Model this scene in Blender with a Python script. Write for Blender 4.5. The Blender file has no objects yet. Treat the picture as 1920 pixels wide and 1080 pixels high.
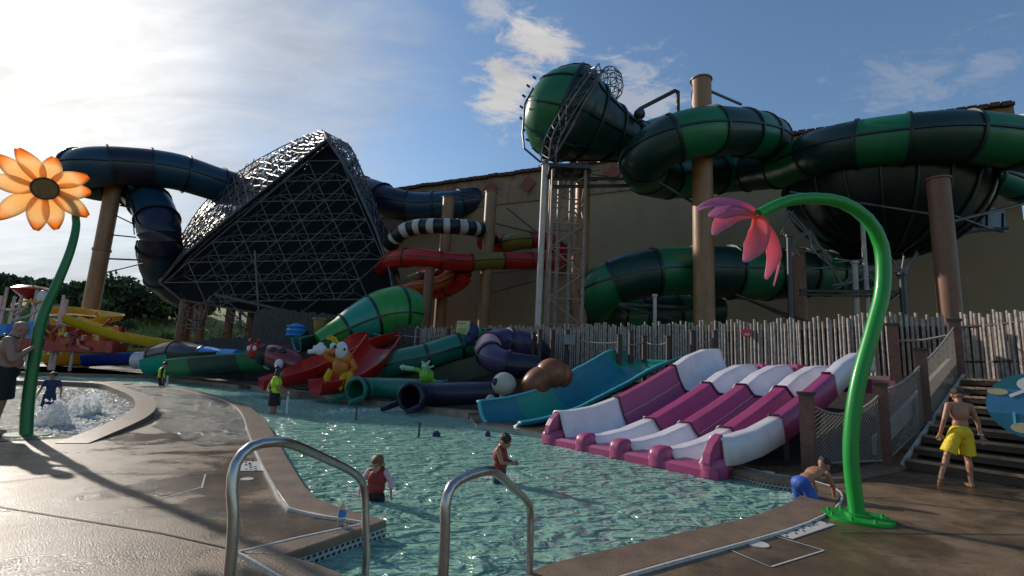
import bpy, bmesh, math, random
from mathutils import Vector, Matrix, Euler, noise
from mathutils.geometry import tessellate_polygon
random.seed(7)
R=math.radians; V=Vector
sc=bpy.context.scene; C=sc.collection
# ------------------------------------------------------------------ camera
F=930.0; EYE=V((0,0,1.4)); TH=math.atan(152.8/F); RO=math.atan(.05)
fw=V((0,math.cos(TH),math.sin(TH))); u0=V((0,-math.sin(TH),math.cos(TH))); r0=V((1,0,0))
rt=r0*math.cos(RO)+u0*math.sin(RO); up=u0*math.cos(RO)-r0*math.sin(RO)
def ray(px,py): return fw+rt*((px-960)/F)+up*((540-py)/F)
def G(px,py,z=0.0):
    d=ray(px,py); return EYE+d*((z-EYE.z)/d.z)
def P(px,py,Y):
    d=ray(px,py); return EYE+d*(Y/d.y)
cam=bpy.data.objects.new('camera',bpy.data.cameras.new('camera')); C.objects.link(cam)
M=Matrix((rt,up,-fw)).transposed().to_4x4(); M.translation=EYE; cam.matrix_world=M
cam.data.sensor_width=36; cam.data.lens=F/1920*36; cam.data.clip_end=3000; cam.data.clip_start=.05
sc.camera=cam
# ------------------------------------------------------------------ materials
def nd(nt,t,**k):
    n=nt.nodes.new(t)
    for a,b in k.items():
        if a in n.inputs.keys(): n.inputs[a].default_value=b
        else: setattr(n,a,b)
    return n
def mat(name,col,rough=.5,metal=0,var=.15,vs=3.,bump=.0,bs=60.,spec=.5,coat=0,dirt=.0,trans=0,sub=0):
    m=bpy.data.materials.new(name); m.use_nodes=True; nt=m.node_tree; b=nt.nodes['Principled BSDF']
    b.inputs['Roughness'].default_value=rough; b.inputs['Metallic'].default_value=metal
    b.inputs['Specular IOR Level'].default_value=spec; b.inputs['Coat Weight'].default_value=coat; b.inputs['Coat Roughness'].default_value=.12
    tc=nd(nt,'ShaderNodeTexCoord'); n=nd(nt,'ShaderNodeTexNoise',Scale=vs,Detail=6.,Roughness=.65)
    nt.links.new(tc.outputs['Object'],n.inputs['Vector'])
    cr=nd(nt,'ShaderNodeValToRGB'); c=V(col)
    cr.color_ramp.elements[0].position=.3; cr.color_ramp.elements[1].position=.7
    cr.color_ramp.elements[0].color=(*(c*(1-var)),1); cr.color_ramp.elements[1].color=(*[min(1,x) for x in c*(1+var)],1)
    nt.links.new(n.outputs['Fac'],cr.inputs['Fac']); out=cr.outputs['Color']
    if dirt:
        n2=nd(nt,'ShaderNodeTexNoise',Scale=vs*.6,Detail=8.,Roughness=.75); mp=nd(nt,'ShaderNodeMapping'); mp.inputs['Scale'].default_value=(3,3,.5)
        nt.links.new(tc.outputs['Object'],mp.inputs['Vector']); nt.links.new(mp.outputs[0],n2.inputs['Vector'])
        r2=nd(nt,'ShaderNodeMapRange'); r2.inputs[1].default_value=.48; r2.inputs[2].default_value=.75; r2.inputs[4].default_value=dirt
        mx=nd(nt,'ShaderNodeMix',data_type='RGBA'); mx.inputs[7].default_value=(.05,.042,.032,1)
        nt.links.new(n2.outputs['Fac'],r2.inputs[0]); nt.links.new(r2.outputs[0],mx.inputs[0]); nt.links.new(out,mx.inputs[6]); out=mx.outputs[2]
        ad=nd(nt,'ShaderNodeMath',operation='MULTIPLY_ADD'); ad.inputs[1].default_value=.5; ad.inputs[2].default_value=rough
        nt.links.new(r2.outputs[0],ad.inputs[0]); nt.links.new(ad.outputs[0],b.inputs['Roughness'])
    nt.links.new(out,b.inputs['Base Color'])
    if bump:
        n3=nd(nt,'ShaderNodeTexNoise',Scale=bs,Detail=4.); nt.links.new(tc.outputs['Object'],n3.inputs['Vector'])
        bm=nd(nt,'ShaderNodeBump',Strength=bump); bm.inputs['Distance'].default_value=.02
        nt.links.new(n3.outputs['Fac'],bm.inputs['Height']); nt.links.new(bm.outputs[0],b.inputs['Normal'])
    if trans:   # thin translucent sheet
        tl=nd(nt,'ShaderNodeBsdfTranslucent'); nt.links.new(out,tl.inputs['Color'])
        ms=nd(nt,'ShaderNodeMixShader'); ms.inputs[0].default_value=trans
        nt.links.new(b.outputs[0],ms.inputs[1]); nt.links.new(tl.outputs[0],ms.inputs[2]); nt.links.new(ms.outputs[0],nt.nodes['Material Output'].inputs['Surface'])
    return m
def gel(name,col,**k): return mat(name,col,rough=k.pop('rough',.36),coat=k.pop('coat',.15),spec=k.pop('spec',.4),var=k.pop('var',.14),vs=k.pop('vs',1.2),dirt=k.pop('dirt',.3),**k)
K={}
K['gA']=gel('green_gelcoat',(.005,.14,.055)); K['gB']=gel('dark_green_gelcoat',(.004,.034,.025)); K['bowl']=gel('black_green_gelcoat',(.002,.010,.009),coat=.0)
K['gC']=gel('leaf_green_gelcoat',(.03,.26,.05)); K['gD']=gel('sea_green_gelcoat',(.012,.16,.11))
K['bA']=gel('blue_gelcoat',(.008,.05,.095)); K['bB']=gel('navy_gelcoat',(.012,.014,.04)); K['royal']=gel('royal_blue_gelcoat',(.008,.02,.2)); K['sky']=gel('sky_blue_gelcoat',(.03,.24,.62))
K['teal']=gel('teal_gelcoat',(.01,.27,.2)); K['tblue']=gel('turquoise_blue_gelcoat',(.008,.17,.24)); K['aqua']=gel('aqua_edge_gelcoat',(.1,.5,.55))
K['red']=gel('red_gelcoat',(.42,.012,.008)); K['orange']=gel('orange_gelcoat',(.5,.09,.012)); K['yellow']=gel('yellow_gelcoat',(.62,.36,.01)); K['olive']=gel('olive_yellow_gelcoat',(.2,.15,.02))
K['mag']=gel('magenta_gelcoat',(.33,.05,.145),dirt=.2); K['white']=gel('white_gelcoat',(.68,.63,.66),dirt=.15); K['purple']=gel('purple_gelcoat',(.06,.04,.12)); K['pink']=gel('pinkish_gelcoat',(.5,.3,.33))
K['black']=mat('black_plastic',(.012,.012,.014),.4); K['whiteT']=gel('white_tube_gelcoat',(.55,.52,.47))
K['tan']=mat('tan_painted_steel',(.3,.15,.065),.45,var=.2,vs=1.5,dirt=.35); K['rust']=mat('reddish_brown_paint',(.2,.09,.045),.5,dirt=.3)
K['steel']=mat('galvanised_steel',(.4,.37,.34),.35,.8,var=.25,vs=8); K['dark_steel']=mat('dark_grey_steel',(.06,.062,.066),.42,.6); K['lat']=mat('weathered_lattice_steel',(.085,.085,.088),.4,.5,var=.5,vs=2)
K['tower']=mat('brownish_tower_steel',(.27,.2,.16),.5,var=.25,dirt=.4); K['pale']=mat('pale_painted_steel',(.5,.43,.38),.45,dirt=.4,var=.2)
K['rail']=mat('brushed_stainless_steel',(.42,.39,.37),.27,1.,var=.15,vs=30,bump=.05,bs=200)
K['post']=mat('reddish_brown_timber',(.14,.062,.045),.55,var=.3,vs=6,bump=.3,bs=30,dirt=.4)
K['dpost']=mat('dark_brown_timber',(.055,.028,.022),.6,var=.3,vs=6,bump=.3,bs=30)
K['bamboo']=mat('weathered_bamboo',(.36,.31,.27),.7,var=.45,vs=9,bump=.4,bs=25,dirt=.5)
K['rope']=mat('grey_rope',(.3,.26,.22),.85,var=.2,vs=20,bump=.5,bs=150); K['beam']=mat('pale_timber_beam',(.62,.52,.42),.6,var=.15,dirt=.25)
K['step']=mat('wet_brown_step',(.06,.035,.02),.3,var=.35,vs=3,bump=.4,bs=30,dirt=.4); K['nose']=mat('worn_step_edge',(.36,.24,.14),.4,var=.6,vs=3.5)
K['stemg']=gel('green_stem_paint',(.008,.28,.035),dirt=.12)
K['stemd']=gel('darker_green_stem_paint',(.008,.16,.04),dirt=.12)
def petmat(name,cols,tr):
    m=mat(name,(.5,.5,.5),.35,trans=tr); nt=m.node_tree; cr=[n for n in nt.nodes if n.type=='VALTORGB'][0]; uv=nd(nt,'ShaderNodeTexCoord'); sp=nd(nt,'ShaderNodeSeparateXYZ'); nt.links.new(uv.outputs['UV'],sp.inputs[0])
    n=[q for q in nt.nodes if q.type=='TEX_NOISE'][0]; ma=nd(nt,'ShaderNodeMath',operation='MULTIPLY_ADD'); nt.links.new(n.outputs['Fac'],ma.inputs[0]); ma.inputs[1].default_value=.35; ad=nd(nt,'ShaderNodeMath',operation='SUBTRACT'); nt.links.new(sp.outputs[0],ad.inputs[0]); ad.inputs[1].default_value=.17; nt.links.new(ad.outputs[0],ma.inputs[2])
    el=cr.color_ramp.elements
    while len(el)>1: el.remove(el[-1])
    for i,(p,c) in enumerate(cols):
        e=el[0] if i==0 else el.new(p); e.position=p; e.color=(*c,1)
    nt.links.new(ma.outputs[0],cr.inputs['Fac']); return m
K['pet']=petmat('orange_translucent_petal',((0,(1,.42,.08)),(.25,(1,.68,.34)),(.7,(1,.76,.48)),(.95,(1,.42,.10))),.82)
K['petp']=petmat('pink_translucent_petal',((0,(1,.2,.1)),(.35,(.92,.27,.3)),(.75,(.85,.3,.38)),(1,(.75,.38,.5))),.6)
K['petv']=petmat('violet_translucent_petal',((0,(.95,.25,.2)),(.35,(.5,.2,.38)),(.75,(.62,.28,.46)),(1,(.8,.42,.55))),.6)
K['core']=mat('brown_flower_centre',(.2,.1,.015),.6,var=.3,vs=14,bump=.6,bs=40)
K['skin']=mat('skin',(.42,.22,.15),.5,var=.1,vs=8,sub=0); K['skin2']=mat('tanned_skin',(.36,.17,.10),.45,var=.12,vs=8); K['skin3']=mat('shaded_skin',(.33,.18,.13),.5,var=.1,vs=6)
K['hair']=mat('black_hair',(.012,.01,.009),.5,var=.3,vs=30,bump=.8,bs=60); K['blond']=mat('light_brown_hair',(.14,.07,.028),.5,var=.3,vs=30,bump=.8,bs=60)
K['cblack']=mat('black_cloth',(.01,.01,.012),.8,bump=.4,bs=25); K['cnavy']=mat('navy_cloth',(.02,.03,.10),.75,bump=.4,bs=25); K['cyel']=mat('yellow_swim_cloth',(.75,.52,.01),.6,var=.2,vs=14,bump=.7,bs=22)
K['hivis']=mat('hi_vis_yellow_cloth',(.45,.72,.03),.6,var=.15,bump=.4,bs=25); K['cred']=mat('red_foam_vest',(.24,.012,.012),.6,var=.25,vs=10,bump=.6,bs=18); K['cblue']=mat('patterned_blue_cloth',(.02,.08,.36),.6,var=.9,vs=7,bump=.4,bs=25)
K['cpink']=mat('pink_rash_cloth',(.6,.35,.4),.6); K['paint']=mat('white_tile_paint',(.55,.52,.48),.4,var=.2,vs=20,dirt=.5); K['shell']=gel('brown_snail_shell',(.24,.075,.025),var=.5,vs=1.6); K['cream']=gel('cream_fibreglass',(.45,.42,.33)); K['obug']=gel('orange_fibreglass',(.6,.17,.02)); K['lime']=gel('bright_green_fibreglass',(.12,.4,.03)); K['pgrn']=gel('pale_green_fibreglass',(.3,.5,.35)); K['mulch']=mat('dark_mulch',(.028,.02,.015),.9,var=.6,vs=8,bump=1,bs=12)
K['rock']=mat('pale_brown_rock',(.3,.21,.16),.6,var=.4,vs=3,bump=1,bs=6,dirt=.5)
K['foam']=mat('white_water_foam',(.92,.93,.92),.4,var=.06,vs=10,bump=1,bs=25,trans=.6); K['foam'].node_tree.nodes['Principled BSDF'].inputs['Alpha'].default_value=.6
K['reed']=mat('dark_reed',(.075,.068,.062),.85,var=.4,vs=5); K['leaf']=mat('dark_leaf',(.05,.085,.025),.6,var=.5,vs=.4); K['leaf2']=mat('olive_leaf',(.09,.125,.035),.6,var=.5,vs=.4); K['bark']=mat('bark',(.06,.045,.035),.9)
# ------------------------------------------------------------------ mesh builder
org={}
class MB:
    def __init__(s): s.v=[]; s.f=[]; s.m=[]; s.uv={}
    def face(s,idx,mi=0): s.f.append(tuple(idx)); s.m.append(mi)
    def grid(s,rows,mi=0,cu=False,cv=False,cap=False):
        b=len(s.v); n=len(rows); k=len(rows[0])
        for r in rows: s.v+= [V(p) for p in r]
        for i in range(n if cv else n-1):
            for j in range(k if cu else k-1):
                a=b+i*k+j; c=b+i*k+(j+1)%k; d=b+((i+1)%n)*k+(j+1)%k; e=b+((i+1)%n)*k+j
                s.face((a,c,d,e),mi(i,j) if callable(mi) else mi)
        if cap:
            s.face([b+j for j in range(k)][::-1],mi(0,0) if callable(mi) else mi); s.face([b+(n-1)*k+j for j in range(k)],mi(n-2,0) if callable(mi) else mi)
    def bar(s,a,b,r,n=5,mi=0,r2=None):
        a=V(a);b=V(b); t=b-a
        if t.length<1e-5: return
        t.normalize(); x=t.orthogonal().normalized(); y=t.cross(x); r2=r if r2 is None else r2
        q=[(math.cos(2*math.pi*i/n),math.sin(2*math.pi*i/n)) for i in range(n)]
        s.grid([[a+(x*c+y*d)*r for c,d in q],[b+(x*c+y*d)*r2 for c,d in q]],mi,cu=True,cap=True)
    def tube(s,pts,r,n=12,mi=0,cap=True,ref=V((0,0,1))):
        pts=[V(p) for p in pts]; rows=[]; last=None
        for i,p in enumerate(pts):
            t=(pts[min(i+1,len(pts)-1)]-pts[max(i-1,0)]).normalized()
            if last is None: x=t.cross(ref); x=x if x.length>.1 else t.orthogonal()
            else: x=last-t*last.dot(t)
            x.normalize(); last=x; y=x.cross(t); rr=r[i] if isinstance(r,(list,tuple)) else r
            rows.append([p+(x*math.cos(2*math.pi*j/n)+y*math.sin(2*math.pi*j/n))*rr for j in range(n)])
        s.grid(rows,mi,cu=True,cap=cap)
    def box(s,c,d,rz=0,mi=0,rx=0,ry=0):
        c=V(c); m=Euler((rx,ry,rz)).to_matrix(); b=len(s.v)
        for z in(-.5,.5):
            for x,y in((-.5,-.5),(.5,-.5),(.5,.5),(-.5,.5)): s.v.append(c+m@V((x*d[0],y*d[1],z*d[2])))
        for f in((3,2,1,0),(4,5,6,7),(0,1,5,4),(1,2,6,5),(2,3,7,6),(3,0,4,7)): s.face([b+i for i in f],mi)
    def ell(s,c,r,rot=None,nu=16,nv=10,mi=0,z0=-1,z1=1,wob=0):
        c=V(c); rot=rot or Matrix.Identity(3); rows=[]
        if isinstance(r,(int,float)): r=(r,r,r)
        a0=math.asin(max(-1,z0)); a1=math.asin(min(1,z1))
        for i in range(nv+1):
            a=a0+(a1-a0)*i/nv; row=[]
            for j in range(nu):
                t=2*math.pi*j/nu; q=V((math.cos(a)*math.cos(t),math.cos(a)*math.sin(t),math.sin(a)))
                w=1+wob*noise.noise(q*2.3+c)
                row.append(c+rot@V((q.x*r[0]*w,q.y*r[1]*w,q.z*r[2]*w)))
            rows.append(row)
        s.grid(rows,mi,cu=True,cap=True)
    def prism(s,poly,off,mi=0):
        b=len(s.v); n=len(poly); off=V(off); poly=[V(p) for p in poly]
        s.v+=poly+[p+off for p in poly]
        for t in tessellate_polygon([poly]):
            t=list(t); nrm=(poly[t[1]]-poly[t[0]]).cross(poly[t[2]]-poly[t[0]])
            if nrm.dot(off)>0: t=t[::-1]
            s.face([b+i for i in t],mi); s.face([b+n+i for i in t[::-1]],mi)
        for i in range(n): s.face((b+i,b+(i+1)%n,b+n+(i+1)%n,b+n+i),mi)
    def build(s,name,mats,parent=None,smooth=True,ang=38,uv=None,origin=None):
        if not isinstance(mats,(list,tuple)): mats=[mats]
        if parent is not None: o0=org[parent.name]
        elif origin is not None: o0=V(origin)
        else:
            xs=[p.x for p in s.v]; ys=[p.y for p in s.v]; o0=V(((min(xs)+max(xs))/2,(min(ys)+max(ys))/2,min(p.z for p in s.v)))
        me=bpy.data.meshes.new(name); me.from_pydata([p-o0 for p in s.v],[],s.f)
        for m in mats: me.materials.append(m)
        me.polygons.foreach_set('material_index',s.m)
        if uv:
            L=me.uv_layers.new(name='UVMap')
            for lp in me.loops: L.data[lp.index].uv=uv(s.v[lp.vertex_index],lp.vertex_index)
        bm=bmesh.new(); bm.from_mesh(me)
        if name not in('water_surface','pool_water'): bmesh.ops.recalc_face_normals(bm,faces=bm.faces)
        bm.to_mesh(me); bm.free()
        if smooth:
            me.polygons.foreach_set('use_smooth',[True]*len(me.polygons)); me.set_sharp_from_angle(angle=R(ang))
        o=bpy.data.objects.new(name,me); C.objects.link(o)
        if parent is not None: o.parent=parent
        else: o.location=o0
        org[o.name]=o0; return o
def tag(o,label=None,cat=None,group=None,kind=None):
    if label: o['label']=label
    if cat: o['category']=cat
    if group: o['group']=group
    if kind: o['kind']=kind
    return o
def thing(name,loc,label,cat,group=None):
    o=bpy.data.objects.new(name,None); C.objects.link(o); o.location=V(loc); o.empty_display_size=.2; org[o.name]=V(loc)
    return tag(o,label,cat,group)
def spline(pts,step=.35,vals=None):
    pts=[V(p) for p in pts]; out=[]; ov=[]; n=len(pts)
    for i in range(n-1):
        p0=pts[max(i-1,0)];p1=pts[i];p2=pts[i+1];p3=pts[min(i+2,n-1)]; k=max(2,int((p2-p1).length/step))
        for j in range(k):
            t=j/k; t2=t*t;t3=t2*t
            out.append(.5*((2*p1)+(p2-p0)*t+(2*p0-5*p1+4*p2-p3)*t2+(3*p1-p0-3*p2+p3)*t3))
            if vals: ov.append(vals[i]+(vals[i+1]-vals[i])*t)
    out.append(pts[-1]); 
    if vals: ov.append(vals[-1]); return out,ov
    return out
def frames(pts):
    fr=[]
    for i,p in enumerate(pts):
        t=(pts[min(i+1,len(pts)-1)]-pts[max(i-1,0)]).normalized(); x=t.cross(V((0,0,1)))
        if x.length<.15: x=fr[-1][1] if fr else V((1,0,0))
        x.normalize(); fr.append((t,x,x.cross(t).normalized()))
    return fr
def tubeslide(name,label,pts,rad,mats,seg=2.2,group=None,ring=.09,seam=True,step=.3,pattern=None,cat='water slide',hollow=False,n=24):
    """closed fibreglass tube: coloured sections, bolted flange rings, lengthwise seam"""
    if not isinstance(rad,(list,tuple)): rad=[rad]*len(pts)
    c,rr=spline(pts,step,rad); fr=frames(c); L=[0]
    for i in range(1,len(c)): L.append(L[-1]+(c[i]-c[i-1]).length)
    t=thing(name,(c[0].x,c[0].y,0),label,cat,group); nm=len(mats)
    secs=[int(l/seg) for l in L]
    m=MB(); rows=[[p+(x*math.cos(2*math.pi*j/n)+y*math.sin(2*math.pi*j/n))*r for j in range(n)] for p,(tt,x,y),r in zip(c,fr,rr)]
    m.grid(rows,lambda i,j:(pattern[secs[i]%len(pattern)] if pattern else secs[i]%nm),cu=True,cap=not hollow)
    o=m.build('tube',mats,t)
    if hollow:
        o.modifiers.new('s','SOLIDIFY').thickness=.06
    for i in range(1,len(c)):
        if secs[i]!=secs[i-1] or (hollow and i in(1,len(c)-1)):
            f=MB(); p=c[i];tt,x,y=fr[i];r=rr[i]
            rws=[]
            for a,q in((-.06,r*.97),(-.06,r+ring),(.06,r+ring),(.06,r*.97)):
                rws.append([p+tt*a+(x*math.cos(2*math.pi*j/n)+y*math.sin(2*math.pi*j/n))*q for j in range(n)])
            f.grid(rws,0,cu=True); f.build('flange',K['fl'],t)
    if seam:
        for sg in(-1,1):
            s=MB(); s.grid([[p+x*sg*(r*.96)+y*.05,p+x*sg*(r+ring*.8)+y*.04,p+x*sg*(r+ring*.8)-y*.04,p+x*sg*(r*.96)-y*.05] for p,(tt,x,y),r in zip(c,fr,rr)],0)
            s.build('side_seam',K['fl'],t)
    return t
K['fl']=mat('flange_dark_green',(.006,.02,.018),.4)
def flume(name,label,pts,hw,dep,mats,seg=2.5,group=None,lip=.07,th=.05,edge=None,cat='water slide',n=12,sq=.55,step=.25,asym=0.):
    """open trough with rounded floor, side walls and rolled lips; pts are floor centres"""
    if not isinstance(hw,(list,tuple)): hw=[hw]*len(pts)
    if not isinstance(dep,(list,tuple)): dep=[dep]*len(pts)
    c,hh=spline(pts,step,hw); _,dd=spline(pts,step,dep); fr=frames(c); L=[0]
    for i in range(1,len(c)): L.append(L[-1]+(c[i]-c[i-1]).length)
    t=thing(name,(c[0].x,c[0].y,0),label,cat,group); rows=[]; secs=[int(l/seg) for l in L]
    def sp(a): s=math.sin(a); cc=math.cos(a); return (math.copysign(abs(cc)**sq,cc),1-abs(s)**(1.3))
    for p,(tt,x,y),h,d in zip(c,fr,hh,dd):
        inn=[];out=[]
        for j in range(n+1):
            a=math.pi*(1-j/n); cx,cz=sp(a); cz*=1-asym*cx; inn.append(p+x*cx*h+y*cz*d)
            out.append(p+x*cx*(h+th)+y*(cz*d-th*(1-cz)))
        rows.append([inn[0]+x*(-lip)+y*-.01]+inn+[inn[-1]+x*lip+y*-.01]+[inn[-1]+x*lip-y*.06]+out[::-1]+[inn[0]-x*lip-y*.06])
    m=MB(); k=len(rows[0])
    m.grid(rows,lambda i,j:secs[i]%len(mats),cu=True,cap=True); o=m.build('trough',mats,t,ang=50)
    if edge:
        e=MB()
        for sg,idx in((-1,1),(1,n+1)):
            e.tube([r[idx]+y*.015+x*sg*lip*.5 for r,(tt,x,y) in zip(rows,fr)],.035,6)
        e.tube([p for p in rows[0][:n+3]],.05,6)
        e.build('rim',edge,t)
    return t
# ------------------------------------------------------------------ sky and light
g0=G(50,818); g1=G(430,1002); hd=(g0-g1); hd.z=0; hd.normalize()
EL=R(24); hd=V((math.sin(R(-53)),math.cos(R(-53)),0)); sund=V((hd.x*math.cos(EL),hd.y*math.cos(EL),math.sin(EL)))
w=bpy.data.worlds.new('World'); sc.world=w; w.use_nodes=True; nt=w.node_tree; nt.nodes.clear()
out=nd(nt,'ShaderNodeOutputWorld'); bg=nd(nt,'ShaderNodeBackground'); bg.inputs[1].default_value=.1
sk=nd(nt,'ShaderNodeTexSky'); sk.sky_type='NISHITA'; sk.sun_disc=False; sk.sun_elevation=EL; sk.sun_rotation=math.atan2(sund.x,sund.y); sk.air_density=1.3; sk.dust_density=.6; sk.ozone_density=2.5
tc=nd(nt,'ShaderNodeTexCoord'); lk=nt.links.new
def vm(op,a,b=None,sc_=None):
    n=nd(nt,'ShaderNodeVectorMath',operation=op); lk(a,n.inputs[0]) if hasattr(a,'node') else setattr(n.inputs[0],'default_value',a)
    if b is not None: lk(b,n.inputs[1]) if hasattr(b,'node') else setattr(n.inputs[1],'default_value',b)
    return n
def mm(op,a,b=0.,c=0.,clamp=False):
    n=nd(nt,'ShaderNodeMath',operation=op); n.use_clamp=clamp
    for i,q in enumerate((a,b,c)):
        if hasattr(q,'node'): lk(q,n.inputs[i])
        else: n.inputs[i].default_value=q
    return n.outputs[0]
def mr(a,lo,hi,x=0.,y=1.):
    n=nd(nt,'ShaderNodeMapRange',interpolation_type='SMOOTHSTEP'); lk(a,n.inputs[0])
    for i,q in zip((1,2,3,4),(lo,hi,x,y)): n.inputs[i].default_value=q
    return n.outputs[0]
D=vm('NORMALIZE',tc.outputs['Generated']).outputs[0]
sep=nd(nt,'ShaderNodeSeparateXYZ'); lk(D,sep.inputs[0])
zz=mm('ADD',mm('MAXIMUM',sep.outputs[2],0.),.22)
cb=nd(nt,'ShaderNodeCombineXYZ'); lk(mm('DIVIDE',sep.outputs[0],zz),cb.inputs[0]); lk(mm('DIVIDE',sep.outputs[1],zz),cb.inputs[1])
def nz(scale,sx,sy,rot,off,det=8.,rough=.6,dist=0.):
    mp=nd(nt,'ShaderNodeMapping'); mp.inputs['Scale'].default_value=(sx,sy,1); mp.inputs['Rotation'].default_value=(0,0,R(rot)); mp.inputs['Location'].default_value=off
    lk(cb.outputs[0],mp.inputs[0]); n=nd(nt,'ShaderNodeTexNoise',Scale=scale,Detail=det,Roughness=rough,Distortion=dist); lk(mp.outputs[0],n.inputs['Vector']); return n.outputs['Fac']
ds=vm('DOT_PRODUCT',D,tuple(sund)).outputs['Value']
glow=mr(ds,.92,1.0); near=mr(ds,.55,.97)
n1=nz(1.1,1.,2.0,-28,(3.1,1.7,0),dist=.35); n2=nz(3.5,1.,2.6,-32,(9.,4.,0),dist=.5)
veil=mm('ADD',mm('MULTIPLY',n1,.75),mm('MULTIPLY',n2,.25))
veil=mm('ADD',veil,mm('MULTIPLY',mm('SUBTRACT',near,.5),.50))
vmask=mm('MAXIMUM',mm('MULTIPLY',mr(veil,.46,.82),.9),mr(ds,.86,.985))
# separate cumulus puff in the middle of the sky and small wisps to the right
def puff(px,py,rad,sx=1.,th=.5):
    d=ray(px,py).normalized(); s=vm('SUBTRACT',D,tuple(d)).outputs[0]
    dd=vm('MULTIPLY',s,(sx,sx,1.)).outputs[0]; l=vm('LENGTH',dd).outputs['Value']
    return mm('MULTIPLY',mm('SUBTRACT',1.,mm('DIVIDE',l,rad)),1.)
n3=nz(9.,1.,1.7,-25,(2.,7.,0),det=12.,rough=.68,dist=.5)
def pm(px,py,rad,sx,k=1.9,a=.25,b=.95): return mr(mm('ADD',mm('MULTIPLY',puff(px,py,rad,sx),1.15),mm('MULTIPLY',mm('SUBTRACT',n3,.5),k)),a,b)
pf=pm(1010,80,.105,1.,2.6); pf=mm('MAXIMUM',pf,pm(950,170,.10,1.,2.6)); pf=mm('MAXIMUM',pf,mm('MULTIPLY',pm(915,22,.05,.8,2.4),.6))
pf=mm('MAXIMUM',pf,mm('MULTIPLY',pm(1180,200,.12,.9,3.),.55)); pf=mm('MAXIMUM',pf,mm('MULTIPLY',pm(1700,160,.10,.6,3.6,.5,1.3),.22)); pf=mm('MAXIMUM',pf,mm('MULTIPLY',pm(1850,130,.07,.6,3.6,.5,1.3),.2))
pf=mm('MULTIPLY',pf,.9)
hor=mr(sep.outputs[2],-.02,.24,.62,0.); hor=mm('MULTIPLY',hor,mr(ds,.15,.75))
# cloud brightness: forward scatter toward the sun
cl=mm('ADD',mm('ADD',3.4,mm('MULTIPLY',near,1.9)),mm('MULTIPLY',glow,4.6))
cl=mm('MULTIPLY',cl,mm('ADD',.62,mm('MULTIPLY',n2,.76)))
cc=nd(nt,'ShaderNodeCombineColor'); 
tint=nd(nt,'ShaderNodeMix',data_type='RGBA'); tint.inputs[6].default_value=(.86,.93,1.05,1); tint.inputs[7].default_value=(1.02,1.,.97,1); lk(glow,tint.inputs[0])
ccl=vm('SCALE',tint.outputs[2]); lk(cl,ccl.inputs['Scale'])
m1=nd(nt,'ShaderNodeMix',data_type='RGBA'); skg=vm('MULTIPLY',sk.outputs[0],(.95,1.06,1.17)); 
lk(skg.outputs[0],m1.inputs[6]); lk(ccl.outputs[0],m1.inputs[7]); lk(mm('MAXIMUM',vmask,hor),m1.inputs[0])
m2=nd(nt,'ShaderNodeMix',data_type='RGBA'); lk(m1.outputs[2],m2.inputs[6])
pc=vm('SCALE',(0,0,0)); pc.inputs[0].default_value=(1.,.96,.93); lk(mm('ADD',3.6,mm('MULTIPLY',n2,4.)),pc.inputs['Scale']); lk(pc.outputs[0],m2.inputs[7]); lk(pf,m2.inputs[0])
lk(m2.outputs[2],bg.inputs[0]); lk(bg.outputs[0],out.inputs[0])
sl=bpy.data.lights.new('sun','SUN'); sl.energy=3.4; sl.angle=R(.8); sl.color=(1,.91,.8)
so=bpy.data.objects.new('sun',sl); C.objects.link(so); so.rotation_euler=sund.to_track_quat('Z','Y').to_euler(); so.location=(0,0,40)
sc.view_settings.view_transform='Standard'; sc.view_settings.look='None'; sc.view_settings.exposure=.15; sc.view_settings.gamma=1
sc.cycles.max_bounces=6; sc.cycles.transparent_max_bounces=24; sc.cycles.caustics_reflective=False; sc.cycles.caustics_refractive=False; sc.cycles.sample_clamp_indirect=4; sc.cycles.use_denoising=True
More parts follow.
